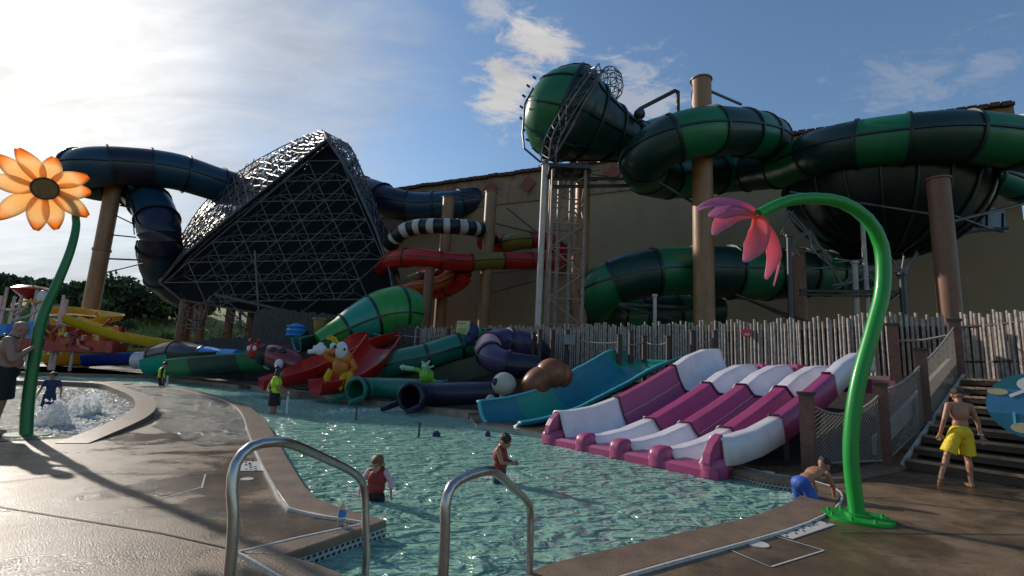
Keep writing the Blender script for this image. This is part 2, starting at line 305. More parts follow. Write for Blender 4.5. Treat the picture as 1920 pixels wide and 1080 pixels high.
# ------------------------------------------------------------------ ground, pool
left=[(660,1120),(640,1080),(588,1060),(535,1045),(620,1015),(725,980),(680,968),(640,956),(595,938),(572,915),(545,872),(520,828),(500,792),(472,766),(425,747),(370,733),(300,723),(200,716),(60,712)]
far=[(80,682),(270,700),(420,716),(460,722),(530,735),(600,740),(650,747),(700,754),(740,758),(800,767),(880,778),(893,796),(975,806),(1038,815)]
right=[(1352,877),(1430,897),(1490,905),(1512,917),(1507,932),(1472,953),(1400,977),(1250,1013),(1100,1049),(1000,1080),(985,1120)]
lw=[G(*p) for p in left]; fwv=[G(*p) for p in far]; rw=[G(*p) for p in right]
fl0=fwv[0]; lw.append(V((-30,lw[-1].y+.3,0))); fwv.insert(0,V((-34,fl0.y+2,0)))
pool=lw+fwv+rw
def sheet_uv(p,i): return (p.x,p.y)
def wet_concrete():
    m=bpy.data.materials.new('wet_concrete'); m.use_nodes=True; nt=m.node_tree; b=nt.nodes['Principled BSDF']; lk=nt.links.new
    tc=nd(nt,'ShaderNodeTexCoord'); ob=tc.outputs['Object']
    def N(s,d=6.,r=.6,vec=ob,sc3=None,dist=0.):
        if sc3: mp=nd(nt,'ShaderNodeMapping'); mp.inputs['Scale'].default_value=sc3; lk(vec,mp.inputs[0]); vec=mp.outputs[0]
        n=nd(nt,'ShaderNodeTexNoise',Scale=s,Detail=d,Roughness=r,Distortion=dist); lk(vec,n.inputs['Vector']); return n.outputs['Fac']
    def MR(a,l,h,x,y):
        n=nd(nt,'ShaderNodeMapRange',interpolation_type='SMOOTHSTEP'); lk(a,n.inputs[0])
        for i,q in zip((1,2,3,4),(l,h,x,y)): n.inputs[i].default_value=q
        return n.outputs[0]
    big=N(.55,5.,.6,dist=.6); mid=N(2.2,7.,.65); grit=N(75.,3.,.6); st=N(1.1,8.,.7,sc3=(.5,1.8,1),dist=1.2)
    cr=nd(nt,'ShaderNodeValToRGB'); e=cr.color_ramp.elements; e[0].position=.3; e[0].color=(.12,.073,.033,1); e[1].position=.72; e[1].color=(.27,.18,.098,1); lk(mid,cr.inputs[0])
    wet=MR(big,.40,.58,0,1)           # 1 = wet film
    mx=nd(nt,'ShaderNodeMix',data_type='RGBA',blend_type='MULTIPLY'); mx.inputs[7].default_value=(.62,.6,.58,1); lk(wet,mx.inputs[0]); lk(cr.outputs[0],mx.inputs[6])
    mx2=nd(nt,'ShaderNodeMix',data_type='RGBA'); mx2.inputs[7].default_value=(.028,.022,.018,1); lk(MR(st,.54,.66,0,.8),mx2.inputs[0]); lk(mx.outputs[2],mx2.inputs[6])
    mg=nd(nt,'ShaderNodeMix',data_type='RGBA',blend_type='OVERLAY'); mg.inputs[0].default_value=.5; lk(mx2.outputs[2],mg.inputs[6])
    g2=nd(nt,'ShaderNodeCombineColor'); [lk(grit,g2.inputs[i]) for i in range(3)]; lk(g2.outputs[0],mg.inputs[7]); lk(mg.outputs[2],b.inputs['Base Color'])
    ro=MR(wet,0,1,.40,.10); ad=nd(nt,'ShaderNodeMath',operation='MULTIPLY_ADD'); lk(mid,ad.inputs[0]); ad.inputs[1].default_value=.16; lk(ro,ad.inputs[2]); lk(ad.outputs[0],b.inputs['Roughness'])
    b.inputs['Specular IOR Level'].default_value=.5
    bp=nd(nt,'ShaderNodeBump',Strength=.8); bp.inputs['Distance'].default_value=.009; lk(grit,bp.inputs['Height'])
    b2=nd(nt,'ShaderNodeBump',Strength=.5); b2.inputs['Distance'].default_value=.02; lk(mid,b2.inputs['Height']); lk(bp.outputs[0],b2.inputs['Normal']); lk(b2.outputs[0],b.inputs['Normal'])
    return m
K['deck']=wet_concrete()
outer=[V((-60,-12,0)),V((60,-12,0)),V((60,44,0)),V((-60,44,0))]
m=MB(); m.v=[p.copy() for p in outer+pool]
for t in tessellate_polygon([outer,pool]): m.face(t)
deck=m.build('pool_deck',K['deck'],smooth=False,origin=(0,0,0)); tag(deck,kind='structure')
# hillside / terrain beyond
def hz(x,y):
    t=max(0,min(1,(y-43)/55)); s=t*t*(3-2*t)
    return -.12+s*11+max(0,y-98)*.01+ .5*noise.noise(V((x*.06,y*.06,0)))*s*3
m=MB(); xs=[-220+i*8 for i in range(56)]; ys=[43.5,46,49,52,56,60,65,70,76,82,90,98,110,130,170,260]
m.grid([[V((x,y,hz(x,y))) for x in xs] for y in ys]); K['grass']=mat('rough_grass',(.2,.23,.06),.9,var=.55,vs=.25,bump=1,bs=3)
tag(m.build('hillside',K['grass'],origin=(0,0,0)),kind='structure')
m=MB(); m.grid([[V((x,y,-.4)) for x in(-900,900)] for y in(-300,1200)]); tag(m.build('ground',K['grass'],origin=(0,0,0)),kind='structure')
# pool shell
K['pfl']=mat('teal_pool_plaster',(.38,.78,.64),.6,var=.10,vs=1.3)
m=MB(); m.v=[V((p.x,p.y,-.6)) for p in pool]
for t in tessellate_polygon([m.v]): m.face(t)
tag(m.build('pool_floor',K['pfl'],smooth=False,origin=(0,0,0)),kind='structure')
def tilemat():
    m=bpy.data.materials.new('pool_tile_wall'); m.use_nodes=True; nt=m.node_tree; b=nt.nodes['Principled BSDF']; lk=nt.links.new
    uv=nd(nt,'ShaderNodeTexCoord').outputs['UV']; br=nd(nt,'ShaderNodeTexBrick'); br.offset=.5
    for k,v in(('Color1',(.012,.022,.035,1)),('Color2',(.02,.04,.06,1)),('Mortar',(.42,.45,.42,1))): br.inputs[k].default_value=v
    br.inputs['Scale'].default_value=1; br.inputs['Mortar Size'].default_value=.010; br.inputs['Brick Width'].default_value=.055; br.inputs['Row Height'].default_value=.042
    lk(uv,br.inputs[0]); s=nd(nt,'ShaderNodeSeparateXYZ'); lk(uv,s.inputs[0]); gt=nd(nt,'ShaderNodeMath',operation='GREATER_THAN'); lk(s.outputs[1],gt.inputs[0]); gt.inputs[1].default_value=-.16
    mx=nd(nt,'ShaderNodeMix',data_type='RGBA'); mx.inputs[6].default_value=(.10,.34,.28,1); lk(gt.outputs[0],mx.inputs[0]); lk(br.outputs[0],mx.inputs[7]); lk(mx.outputs[2],b.inputs['Base Color']); b.inputs['Roughness'].default_value=.25
    return m
m=MB(); L=0; arc=[]; P2=pool+[pool[0]]
for i,p in enumerate(P2):
    if i: L+=(p-P2[i-1]).length
    arc.append(L)
m.grid([[V((p.x,p.y,z)) for z in(-.6,-.3,0)] for p in P2]); tag(m.build('pool_wall',tilemat(),smooth=False,origin=(0,0,0),uv=lambda p,i:(arc[i//3],p.z)),kind='structure')
# water
def watermat(name,body,deep,scat,scale=1.,bump=1.,rgh=.09):
    m=bpy.data.materials.new(name); m.use_nodes=True; nt=m.node_tree; nt.nodes.clear(); lk=nt.links.new
    o=nd(nt,'ShaderNodeOutputMaterial'); tc=nd(nt,'ShaderNodeTexCoord').outputs['Object']
    def N(s,d,r,sc3,dist=.4):
        mp=nd(nt,'ShaderNodeMapping'); mp.inputs['Scale'].default_value=sc3; mp.inputs['Rotation'].default_value=(0,0,.25); lk(tc,mp.inputs[0])
        n=nd(nt,'ShaderNodeTexNoise',Scale=s*scale,Detail=d,Roughness=r,Distortion=dist); lk(mp.outputs[0],n.inputs['Vector']); return n.outputs['Fac']
    a=N(1.9,2.,.5,(1,1.7,1),1.); c=N(5.5,2.,.5,(1,1.5,1),.8); ad=nd(nt,'ShaderNodeMath',operation='MULTIPLY_ADD'); lk(c,ad.inputs[0]); ad.inputs[1].default_value=.35; lk(a,ad.inputs[2])
    bp=nd(nt,'ShaderNodeBump',Strength=bump); bp.inputs['Distance'].default_value=.28; lk(ad.outputs[0],bp.inputs['Height'])
    tr=nd(nt,'ShaderNodeBsdfTransparent'); tr.inputs[0].default_value=(*body,1); df=nd(nt,'ShaderNodeBsdfDiffuse'); df.inputs[0].default_value=(*deep,1); lk(bp.outputs[0],df.inputs['Normal'])
    gl=nd(nt,'ShaderNodeBsdfGlossy',Roughness=rgh); gl.inputs[0].default_value=(1,1,1,1); lk(bp.outputs[0],gl.inputs['Normal'])
    fr=nd(nt,'ShaderNodeFresnel',IOR=1.33); lk(bp.outputs[0],fr.inputs['Normal'])
    m1=nd(nt,'ShaderNodeMixShader'); m1.inputs[0].default_value=scat; lk(tr.outputs[0],m1.inputs[1]); lk(df.outputs[0],m1.inputs[2])
    m2=nd(nt,'ShaderNodeMixShader'); lk(fr.outputs[0],m2.inputs[0]); lk(m1.outputs[0],m2.inputs[1]); lk(gl.outputs[0],m2.inputs[2]); lk(m2.outputs[0],o.inputs[0]); return m
K['water']=watermat('pool_water',(.92,1.,.95),(.44,.84,.68),.45)
K['shw']=watermat('shallow_water',(.85,.92,.9),(.5,.5,.46),.15,2.2,.9,.16)
def inside(p,poly):
    c=False; n=len(poly); j=n-1
    for i in range(n):
        a,b=poly[i],poly[j]
        if (a.y>p.y)!=(b.y>p.y) and p.x<(b.x-a.x)*(p.y-a.y)/(b.y-a.y)+a.x: c=not c
        j=i
    return c
m=MB(); m.v=[V((p.x,p.y,-.12)) for p in pool]
for t in tessellate_polygon([m.v]):
    q=[m.v[i] for i in t]
    if (q[1]-q[0]).cross(q[2]-q[0]).z<0: t=t[::-1]
    m.face(t)
tag(m.build('pool_water',K['water'],smooth=False,origin=(0,0,0)),kind='structure')
# coping
def strip(line,w0,w1,z0,z1,side=1):
    rows=[]
    for i,p in enumerate(line):
        t=(line[min(i+1,len(line)-1)]-line[max(i-1,0)]); t.z=0; t.normalize(); nn=V((-t.y,t.x,0))*side
        a=p+nn*w0; b=p+nn*w1
        rows.append([V((a.x,a.y,z0)),V((a.x,a.y,z1)),V((b.x,b.y,z1)),V((b.x,b.y,z0))])
    return rows
K['cop']=mat('coping_concrete',(.20,.135,.085),.38,var=.3,vs=3,bump=.4,bs=90,dirt=.45)
def coping(line,wid,z1=.022,side=1,name='pool_coping'):
    m=MB(); m.grid(strip(line,-.03,wid,-.05,z1,side),cu=True,cap=True); return tag(m.build(name,K['cop'],ang=30),kind='structure')
def resample(line,k=4):
    return spline(line,.5)
K['tl']=K['paint']
def slab(edge,inner,name='pool_coping'):
    m=MB(); m.prism([V((p.x,p.y,-.05)) for p in edge+inner],V((0,0,.072))); o=m.build(name,K['cop'],smooth=False); b=o.modifiers.new('b','BEVEL'); b.width=.014; b.segments=2; b.limit_method='ANGLE'; return tag(o,kind='structure')
inn=[G(*p) for p in((330,729),(375,739),(415,750),(442,764),(456,784),(464,810),(476,842),(492,878),(512,915),(540,957),(640,977),(690,985))]
slab([lw[i] for i in(3,)]+[p for p in [lw[5],lw[6],lw[7],lw[8],lw[9],lw[10],lw[11],lw[12],lw[13],lw[14],lw[15],lw[16]]],inn+[G(445,1041)])
slab([lw[0],lw[1],lw[2],lw[3]],[G(447,1043),G(480,1062),G(560,1110)])
tl=resample(inn)
cr=resample(rw[0:11]); coping(cr,.36)
m=MB(); m.grid(strip(tl,-.008,.014,.0,.026),cu=True,cap=True); m.grid(strip(cr,.38,.40,.0,.026),cu=True,cap=True); m.grid(strip([G(690,985),G(560,1013),G(445,1041)],-.01,.01,.0,.027),cu=True,cap=True); m.grid(strip([G(447,1043),G(480,1062),G(560,1110)],-.008,.008,0,.0265),cu=True,cap=True)
tag(m.build('white_tile_line',K['paint'],smooth=False,origin=(0,0,0)),kind='structure')
# far rock ledge along the slides
m=MB(); m.grid(strip(resample(fwv[2:12]),-.05,.9,-.3,.06,1),cu=True,cap=True); fo=m.build('far_ledge',K['rock'],ang=30); tag(fo,kind='structure')
# low ledge crossing the far pool
m=MB(); m.grid(strip([G(-250,694),G(80,700),G(300,706),G(455,724)],-.2,.25,-.6,.05),cu=True,cap=True); tag(m.build('far_pool_ledge',K['cop'],ang=30),kind='structure')
# splash pad: shallow sheet, curb
pad=[G(*p) for p in((-260,800),(-200,728),(60,722),(190,726),(238,745),(262,765),(258,782),(200,808),(120,822),(-60,832))]
def sheet(name,poly,z,mt,kind='structure'):
    m=MB(); m.v=[V((p.x,p.y,z)) for p in poly]
    for t in tessellate_polygon([m.v]):
        q=[m.v[i] for i in t]
        if (q[1]-q[0]).cross(q[2]-q[0]).z<0: t=t[::-1]
        m.face(t)
    return tag(m.build(name,mt,smooth=False,origin=(0,0,0)),kind=kind)
sheet('splash_pad_water',pad,.012,K['shw'])
sheet('shallow_water',[G(*p) for p in((285,800),(300,760),(250,732),(205,722),(300,728),(370,739),(425,753),(462,775),(480,800),(470,828),(380,838))],.008,K['shw'])
def curb(pts,w,h,name,label):
    c=resample([G(*p) for p in pts]); m=MB(); rw_=strip(c,-w/2,w/2,0,h)
    for i,r in enumerate(rw_):
        k=min(1,.06+i/7); r[1].z*=k; r[2].z*=k
    m.grid(rw_,cu=True,cap=True); o=m.build(name,K['cop'],ang=30); return tag(o,label,'curb')
curb([(135,832),(190,815),(245,795),(270,778),(262,756),(225,738),(185,727),(60,722),(-120,722)],.40,.17,'splash_pad_curb','pale raised concrete curb hooking round the splash pad')
# deck joints and a dark line, drain, markers
m=MB()
for a,b in(((140,889),(470,888)),((0,905),(140,889)),((455,1035),(300,1000)),((300,1000),(-100,935)),((1575,1000),(1920,1003)),((1600,905),(1920,940)),((1345,1020),(1445,1063))):  # deck joints, plus one thin dark line running right from the green stem
    A=G(*a)+V((0,0,.006));B=G(*b)+V((0,0,.006)); t=(B-A).normalized(); n_=V((-t.y,t.x,0))*.009; m.v+=[A+n_,A-n_,B-n_,B+n_]; k=len(m.v); m.face((k-4,k-3,k-2,k-1))
tag(m.build('deck_joints_and_line',mat('dark_deck_line',(.02,.016,.012),.6),smooth=False,origin=(0,0,0)),kind='structure')
m=MB(); zz_=V((0,0,.006))
for a,b in(((1430,999),(1320,1024)),((1345,1022),(1445,1064)),((1445,1064),(1545,1033)),((1545,1033),(1430,999)),((375,915),(300,936)),((385,890),(378,916))):
    A=G(*a)+zz_;B=G(*b)+zz_; t=(B-A).normalized(); n_=V((-t.y,t.x,0))*.008; m.v+=[A+n_,A-n_,B-n_,B+n_]; k=len(m.v); m.face((k-4,k-3,k-2,k-1))
tag(m.build('white_sealant_lines',K['paint'],smooth=False,origin=(0,0,0)),kind='structure')
def marker(px,label,kind,pts):
    if kind=='disc':
        c=G(*px); m=MB(); m.bar(c+V((0,0,.001)),c+V((0,0,.009)),pts,28); return tag(m.build('deck_marker_disc',K['paint']),label,'deck marker','white tile markers in the deck')
    q=[G(*p)+V((0,0,.003)) for p in pts]; t=thing('depth_marker_tile',q[0],label,'deck marker','white tile markers in the deck')
    m=MB(); m.prism(q,(0,0,.007)); m.build('tile',K['paint'],t)
    m=MB(); A,B,Cc,Dd=q; rnd=random.Random(3)
    for i in range(16):
        u=(i+.5)/16+rnd.uniform(-.02,.02); v=rnd.choice((.3,.5,.7)); p=(A.lerp(B,u)).lerp(Dd.lerp(Cc,u),v)+V((0,0,.0105)); m.box(p,(.035 if i%3 else .012,.012 if i%3 else .04,.004),rnd.uniform(-.6,.9))
    m.build('worn_lettering',K['black'],t); return t
marker((1420,1021),'white round marker tile by the near right coping','disc',.095)
marker(0,'long white tile marker with worn dark lettering beside the green flower base','r',[(1443,1000),(1525,976),(1566,985),(1487,1012)])
marker(0,'speckled white tile marker behind the left handrail','r',[(448,884),(450,866),(484,866),(494,884)])
marker((463,899),'small white round marker tile behind the left handrail','disc',.07)
marker((1440,886),'white round marker tile near the magenta slide foot','disc',.10)
# pale patches / steps under water
m=MB()
st0=lw[3]; 
for i,(pts,z) in enumerate((([(650,1100),(690,1058),(800,1062),(860,1100)],-.2),([(700,1030),(860,1020),(990,1050),(1000,1075),(620,1075)],-.45))):
    q=[G(*p,z) for p in pts]; m.prism([V((p.x,p.y,-.6)) for p in q],(0,0,z+.6))
tag(m.build('pool_entry_steps',mat('pale_pool_step',(.4,.52,.47),.6),smooth=False),kind='structure')
# ------------------------------------------------------------------ building
br=P(1893,197,26); Hh=br.z; bl=G(712,361,Hh); wd=(br-bl); Lw=wd.length; wd.normalize(); wn=V((wd.y,-wd.x,0))  # toward camera
if wn.y>0: wn=-wn
bl0=V((bl.x,bl.y,0))
def wallp(px,py):
    d=ray(px,py); t=(bl-EYE).dot(wn)/d.dot(wn); return EYE+d*t
K['wall']=mat('tan_stucco',(.32,.225,.13),.85,var=.14,vs=.12,bump=.3,bs=14,dirt=.25); K['band']=mat('weathered_clay_band',(.27,.17,.105),.8,var=.35,vs=.9,bump=.5,bs=6,dirt=.5)
K['roof']=mat('dark_clay_tile',(.09,.03,.02),.7,var=.4,vs=2); K['dia']=mat('brick_red_diamond',(.24,.055,.035),.7,var=.2); K['greywall']=mat('grey_stucco',(.13,.135,.115),.85,var=.1,vs=.2,bump=.3,bs=14)
B=thing('waterpark_hall',bl0+wd*Lw/2,'huge windowless tan stucco hall with red diamonds under its dark tiled parapet','building')
m=MB(); cx=bl0+wd*Lw/2-wn*12; ang=math.atan2(wd.y,wd.x)
m.box(cx+V((0,0,(Hh-2.6)/2)),(Lw,24,Hh-2.6),ang); m.build('wall',K['wall'],B,smooth=False)
m=MB(); m.box(cx+V((0,0,Hh-1.3))-wn*-.12,(Lw+.24,24,2.6),ang); m.build('parapet_band',K['band'],B,smooth=False)
m=MB(); nT=int(Lw/.5)
for i in range(nT):
    p=bl0+wd*((i+.5)*Lw/nT)+V((0,0,Hh-.02+random.uniform(-.03,.03))); m.box(p+wn*.16,(Lw/nT*.86,.5,.26),ang,rx=R(random.uniform(-8,8)))
m.box(cx+V((0,0,Hh-.02)),(Lw+.3,24.5,.2),ang); m.build('roof_tiles',K['roof'],B,smooth=False)
dx=[wallp(*p) for p in((744,360),(797,355),(858,343),(923,333),(993,322),(1150,298),(1240,284),(1340,268),(1455,256),(1563,246),(1690,225))]
for c in dx:
    s=.72; m=MB(); c=c+wn*.26; c.z=min(c.z,Hh-1.15); q=[c+V((0,0,s)),c+wd*s,c-V((0,0,s)),c-wd*s]; m.prism(q,wn*.05); m.build('red_diamond',K['dia'],B,smooth=False)
p=P(1905,400,27.5); m=MB(); m.box((p.x+8,p.y+6,p.z/2),(17.4,10,p.z)); tag(m.build('side_wing',K['greywall'],smooth=False),'plain grey green wing beside the right corner of the tan hall','building')
# ------------------------------------------------------------------ vegetation
def crown(name,mats,parent,c,r,n,leaf,seed,squash=.75):
    rnd=random.Random(seed); m=MB(); cl=[]
    for i in range(max(5,n//60)):
        a=rnd.uniform(0,6.28); q=rnd.random()**.5; cl.append((V((math.cos(a)*q*r*.75,math.sin(a)*q*r*.75,rnd.uniform(-.5,.75)*r*squash)),rnd.uniform(.25,.5)*r))
    for i in range(n):
        cc,cr_=rnd.choice(cl); d=V((rnd.gauss(0,1),rnd.gauss(0,1),rnd.gauss(0,1))).normalized()*cr_*rnd.uniform(.6,1.1); p=c+cc+d
        e=Euler((rnd.uniform(0,3),rnd.uniform(0,3),rnd.uniform(0,6))).to_matrix(); s=leaf*rnd.uniform(.6,1.4); k=len(m.v)
        m.v+=[p+e@V((-s,-s*.6,0)),p+e@V((s*.2,-s*.8,s*.2)),p+e@V((s,s*.1,0)),p+e@V((0,s*.9,-s*.1))]; m.face((k,k+1,k+2,k+3))
    return m.build(name,mats,parent,smooth=False)
def tree(loc,h,r,label,group,seed,mt=None,n=900,leaf=.35,nm='broadleaf_tree'):
    t=thing(nm,loc,label,'tree',group); m=MB(); rnd=random.Random(seed); loc=V(loc)
    m.bar(loc-V((0,0,.3)),loc+V((0,0,h*.6)),.22,7,r2=.1)
    for i in range(5): a=rnd.uniform(0,6.28); m.bar(loc+V((0,0,h*(.25+.07*i))),loc+V((math.cos(a)*r*.6,math.sin(a)*r*.6,h*(.5+.08*i))),.09,5,r2=.03)
    m.build('trunk',K['bark'],t); crown('crown',mt or K['leaf'],t,loc+V((0,0,h*.5)),r,n,leaf,seed,squash=1.0); return t
rnd=random.Random(5); protos=[]
lab='dark leafy tree in the row along the far hillside ridge'; grp='trees along the hillside ridge'
for i,(px,top,Y) in enumerate(((10,520,74),(48,522,76),(85,540,80),(120,536,72),(152,530,78),(182,545,70),(215,528,68),(250,546,76),(278,543,72),(312,548,70),(340,555,78),(-40,515,70),(375,560,74),(-90,505,76))):
    q=P(px,600,Y); z=hz(q.x,q.y); tp=P(px,top,Y).z; h=max(3.5,tp-z)
    if i==6: tree((q.x,q.y,z),h,h*.56,'big round topped dark tree behind the leaning tan pillar',None,99,n=2200,leaf=.3); continue
    if len(protos)<3: protos.append((tree((q.x,q.y,z),h,h*.5,lab,grp,i,n=1500,leaf=.3,mt=(K['leaf'],K['leaf2'],K['leaf'])[i]),h))
    else:
        src,hp=protos[i%3]; r_=src.copy(); C.objects.link(r_); r_.location=(q.x,q.y,z); r_.rotation_euler.z=i*1.3; r_.scale=(h/hp*1.15,)*2+(h/hp,)
        for ch in src.children: c2=ch.copy(); C.objects.link(c2); c2.parent=r_
# shrubs on slope
for i,(px,py,Y,r) in enumerate(((275,590,58,2.2),(225,585,60,2.4),(300,600,55,1.9),(252,575,66,2.6),(200,600,52,2.),(330,590,60,2.4),(180,592,54,2.),(120,596,56,2.5),(85,600,60,2.6),(30,600,58,2.8),(280,632,46,1.2),(262,622,48,1.1),(318,630,47,1.1))):
    q=P(px,py,Y); z=hz(q.x,q.y); m=None
    o=crown('shrub',K['leaf2'] if i%2 else K['leaf'],None,V((q.x,q.y,z+r*.2)),r*.55,380,.16,50+i); tag(o,'rounded olive shrub growing on the grassy hillside slope','shrub','shrubs on the hillside slope')
m=MB(); rnd=random.Random(2)
for i in range(9000):
    x=rnd.uniform(-75,-8); y=rnd.uniform(44,72); z=hz(x,y); h=rnd.uniform(.25,.8); a=rnd.uniform(0,3.14); k=len(m.v); d=V((math.cos(a)*.16,math.sin(a)*.16,0))
    m.v+=[V((x,y,z-.05))-d,V((x,y,z-.05))+d,V((x+rnd.uniform(-.2,.2),y,z+h))]; m.face((k,k+1,k+2))
tag(m.build('tall_grass',K['grass'],smooth=False),'tall rough grass covering the lower hillside','grass',kind='stuff')
# ------------------------------------------------------------------ tube slides
K['flb']=mat('flange_black_blue',(.008,.012,.02),.4)
gp='dark green tube ride sections'
PL=[(1200,270,24),(1262,252,25),(1380,255,25.5),(1440,262,23.5),(1405,250,21),(1315,247,19.6),(1240,272,19.8),(1205,312,21.5),(1250,335,24),(1370,325,25.5),(1470,312,23),(1560,280,20.5),(1700,261,18.8),(1830,259,18.2),(1990,290,18.5),(2080,350,20)]
tubeslide('tube_slide','long green striped tube that loops round the tall tan pillar then sweeps right',[P(*p) for p in PL],[1.0]+[1.02]*15,[K['gA'],K['gB']],seg=1.85,ring=.07)
tubeslide('tube_slide','low green striped tube curling down behind the bamboo fence',[P(*p) for p in((1620,505,24.5),(1560,512,24.2),(1480,512,23.5),(1400,512,23),(1290,508,22.5),(1195,516,22.4),(1135,540,22.8),(1112,572,24),(1150,592,25.5),(1240,588,26.5),(1340,578,27.2))],[1.0,1.1,1.25,1.3,1.12,1.1,1.1,1.1,1.1,1.1,1.1],[K['gB'],K['gA']],seg=1.9,ring=.07)
tubeslide('tube_slide','short pale green tube piece showing under the right green tube',[P(*p) for p in((1740,385,25),(1790,352,25),(1850,330,24.5),(1930,360,25))],[.7]*4,[K['gD'],K['gA']],seg=1.7)
tubeslide('tube_slide','dark green tube passing low behind the pink flower',[P(*p) for p in((1430,508,27),(1520,500,27),(1600,520,27))],[.85]*3,[K['gA'],K['gB']],seg=2)
# funnel (green cone) with ring flanges
fpts=[P(*p) for p in((1012,190,22.2),(1016,192,22.2),(1026,197,22.1),(1042,205,22),(1062,214,22),(1075,220,22.1),(1105,234,22.4),(1140,249,22.9),(1172,261,23.4),(1205,270,24))]
FT=tubeslide('funnel_slide','big dark green funnel cone high on the lattice tower',fpts,[.6,1.2,1.75,2.12,2.32,2.25,1.78,1.38,1.12,1.0],[K['gA'],K['gB']],seg=1.25,ring=.1,step=.15,n=40,pattern=[0,1,1,1,1],seam=False)
m=MB(); fc,fr_=spline(fpts,.15,[.6,1.2,1.75,2.12,2.32,2.25,1.78,1.38,1.12,1.0]); ff=frames(fc)
for k in range(9):
    a=2*math.pi*k/9+.3; m=MB(); m.tube([p+(x*math.cos(a)+y*math.sin(a))*(r+.02) for p,(t_,x,y),r in zip(fc[2:],ff[2:],fr_[2:])],.05,5); m.build('shell_rib',K['fl'],FT)
# bowl
T=thing('bowl_slide',P(1690,600,23).xy.to_3d(),'huge black green bowl hanging behind the arching green flower stem','water slide'); c=P(1655,350,22.5)
m=MB(); m.ell(c,(4.15,3.8,3.45),nu=40,nv=14,z0=-1,z1=.04); m.build('bowl_shell',K['bowl'],T)
m=MB(); 
for k in range(20):
    a=2*math.pi*k/20; pts=[c+V((math.cos(a)*math.cos(b)*4.2,math.sin(a)*math.cos(b)*3.85,math.sin(b)*3.5)) for b in [R(-85+85*j/9) for j in range(10)]]; m.tube(pts,.06,5)
m.tube([c+V((math.cos(a)*4.25,math.sin(a)*3.9,.1)) for a in [2*math.pi*j/40 for j in range(41)]],.12,6); m.build('bowl_rib',K['fl'],T)
m=MB(); m.ell(P(1620,330,24),(3.4,2.4,1.1),nu=24,nv=8); m.build('bowl_lid',K['gB'],T)
# blue ride
bl_pts=[P(*p) for p in((962,374,43.2),(900,375,42),(840,384,41),(780,388,41),(730,380,41),(690,364,42),(600,350,44),(500,360,44),(430,352,41),(330,322,38),(235,312,36),(165,314,35),(140,326,36.5),(180,342,38.5),(245,352,39),(284,385,38),(300,440,37),(303,500,38.5),(335,540,40.5),(400,560,42))]
gf=K['fl']; K['fl']=K['flb']
tubeslide('tube_slide','long navy and blue striped tube running behind and into the lattice funnel',bl_pts,[1.15]*3+[1.25,1.35,1.4,1.45,1.45,1.42]+[1.45]*11,[K['bA'],K['bB'],K['bA'],K['bA'],K['bB']],seg=2.4,ring=.14,step=.35)
K['fl']=mat('flange_dark_red',(.10,.01,.008),.4)
tubeslide('tube_slide','red tube with an olive section curving in front of the tan hall',[P(*p) for p in((1050,492,36),(1000,490,35),(930,489,34),(870,492,33),(825,488,32),(780,483,32),(735,488,33),(720,510,35),(760,545,36),(830,542,35),(868,520,34),(850,505,35),(800,520,37),(750,540,36))],.62,[K['red'],K['red'],K['olive'],K['red'],K['red']],seg=2.3,ring=.05,step=.25,n=16)
tubeslide('tube_slide','upper red tube with a yellow green bend beside the tan pillar',[P(*p) for p in((905,452,37),(940,458,36),(975,452,35.5),(1010,450,36),(1045,462,37),(1055,500,38),(1048,540,39))],.66,[K['red'],K['olive'],K['red']],seg=2.0,ring=.05,step=.25,n=16)
tubeslide('tube_slide','small orange red spiral tube low behind the lattice funnel',[P(*p) for p in((745,548,33),(775,538,32),(810,534,32),(838,520,33),(845,508,34))],.4,[K['orange']],seg=9,ring=.04,step=.25,n=14)
K['fl']=K['flb']
tubeslide('tube_slide','black and white ringed tube curving past the tan pillars',[P(*p) for p in((728,470,34),(745,442,33),(775,427,32.5),(820,424,32),(870,426,32.5),(905,434,34),(925,455,36))],.52,[K['whiteT'],K['black']],seg=.5,ring=.03,step=.12,n=16,seam=False)
# green funnel slide in the foreground group
K['fl']=gf
FG=[P(*p) for p in((598,642,24.5),(622,630,24.8),(640,622,25),(680,603,25.5),(715,592,26),(745,588,26.5),(768,592,27))]
tubeslide('funnel_slide','bright green panelled funnel slide widening to the right below the lattice tower',FG,[.5,.62,.72,1.05,1.35,1.5,1.42],[K['gC'],K['teal'],K['gC']],seg=1.35,ring=.05,step=.25,n=30)
# ------------------------------------------------------------------ pillars
def pillar(top,bot,Y,r,label,mt='tan',cap=True,group='tan steel slide pillars',rings=()):
    t=P(top[0],top[1],Y); b=P(bot[0],bot[1],Y); x=(t.x+b.x)/2; T=thing('support_pillar',(x,Y,0),label,'pillar',group)
    m=MB(); m.bar((x,Y,-.3),(x,Y,t.z),r,24); m.build('shaft',K[mt],T)
    m=MB(); m.bar((x,Y,t.z),(x,Y,t.z+.06),r+.05,24); 
    for zf in rings: m.bar((x,Y,t.z*zf-.08),(x,Y,t.z*zf+.08),r+.07,20)
    m.build('collar',K[mt],T); return T
pillar((1317,152),(1318,600),20.8,.44,'tallest tan pillar rising through the green tube loop')
pillar((1758,338),(1782,580),17,.34,'thick brown pillar in front of the green bowl at right','rust')
pillar((1092,322),(1088,600),23,.36,'tan pillar directly behind the lattice tower')
pillar((1494,470),(1496,600),22,.37,'dark brown pillar behind the pink petals','rust')
pillar((212,342),(172,585),37,.54,'leaning looking tan pillar under the left end of the blue tube',rings=(.62,))
pillar((838,372),(828,606),37,.45,'tan pillar right of the ringed black and white tube')
pillar((920,362),(908,606),34,.42,'tan pillar with a collar in front of the red tubes',rings=(.62,))
pillar((804,505),(800,605),31,.32,'short brown pillar under the red tube','rust')
pillar((352,560),(348,615),38,.5,'brown stub pillar under the lower left tip of the lattice funnel','rust')
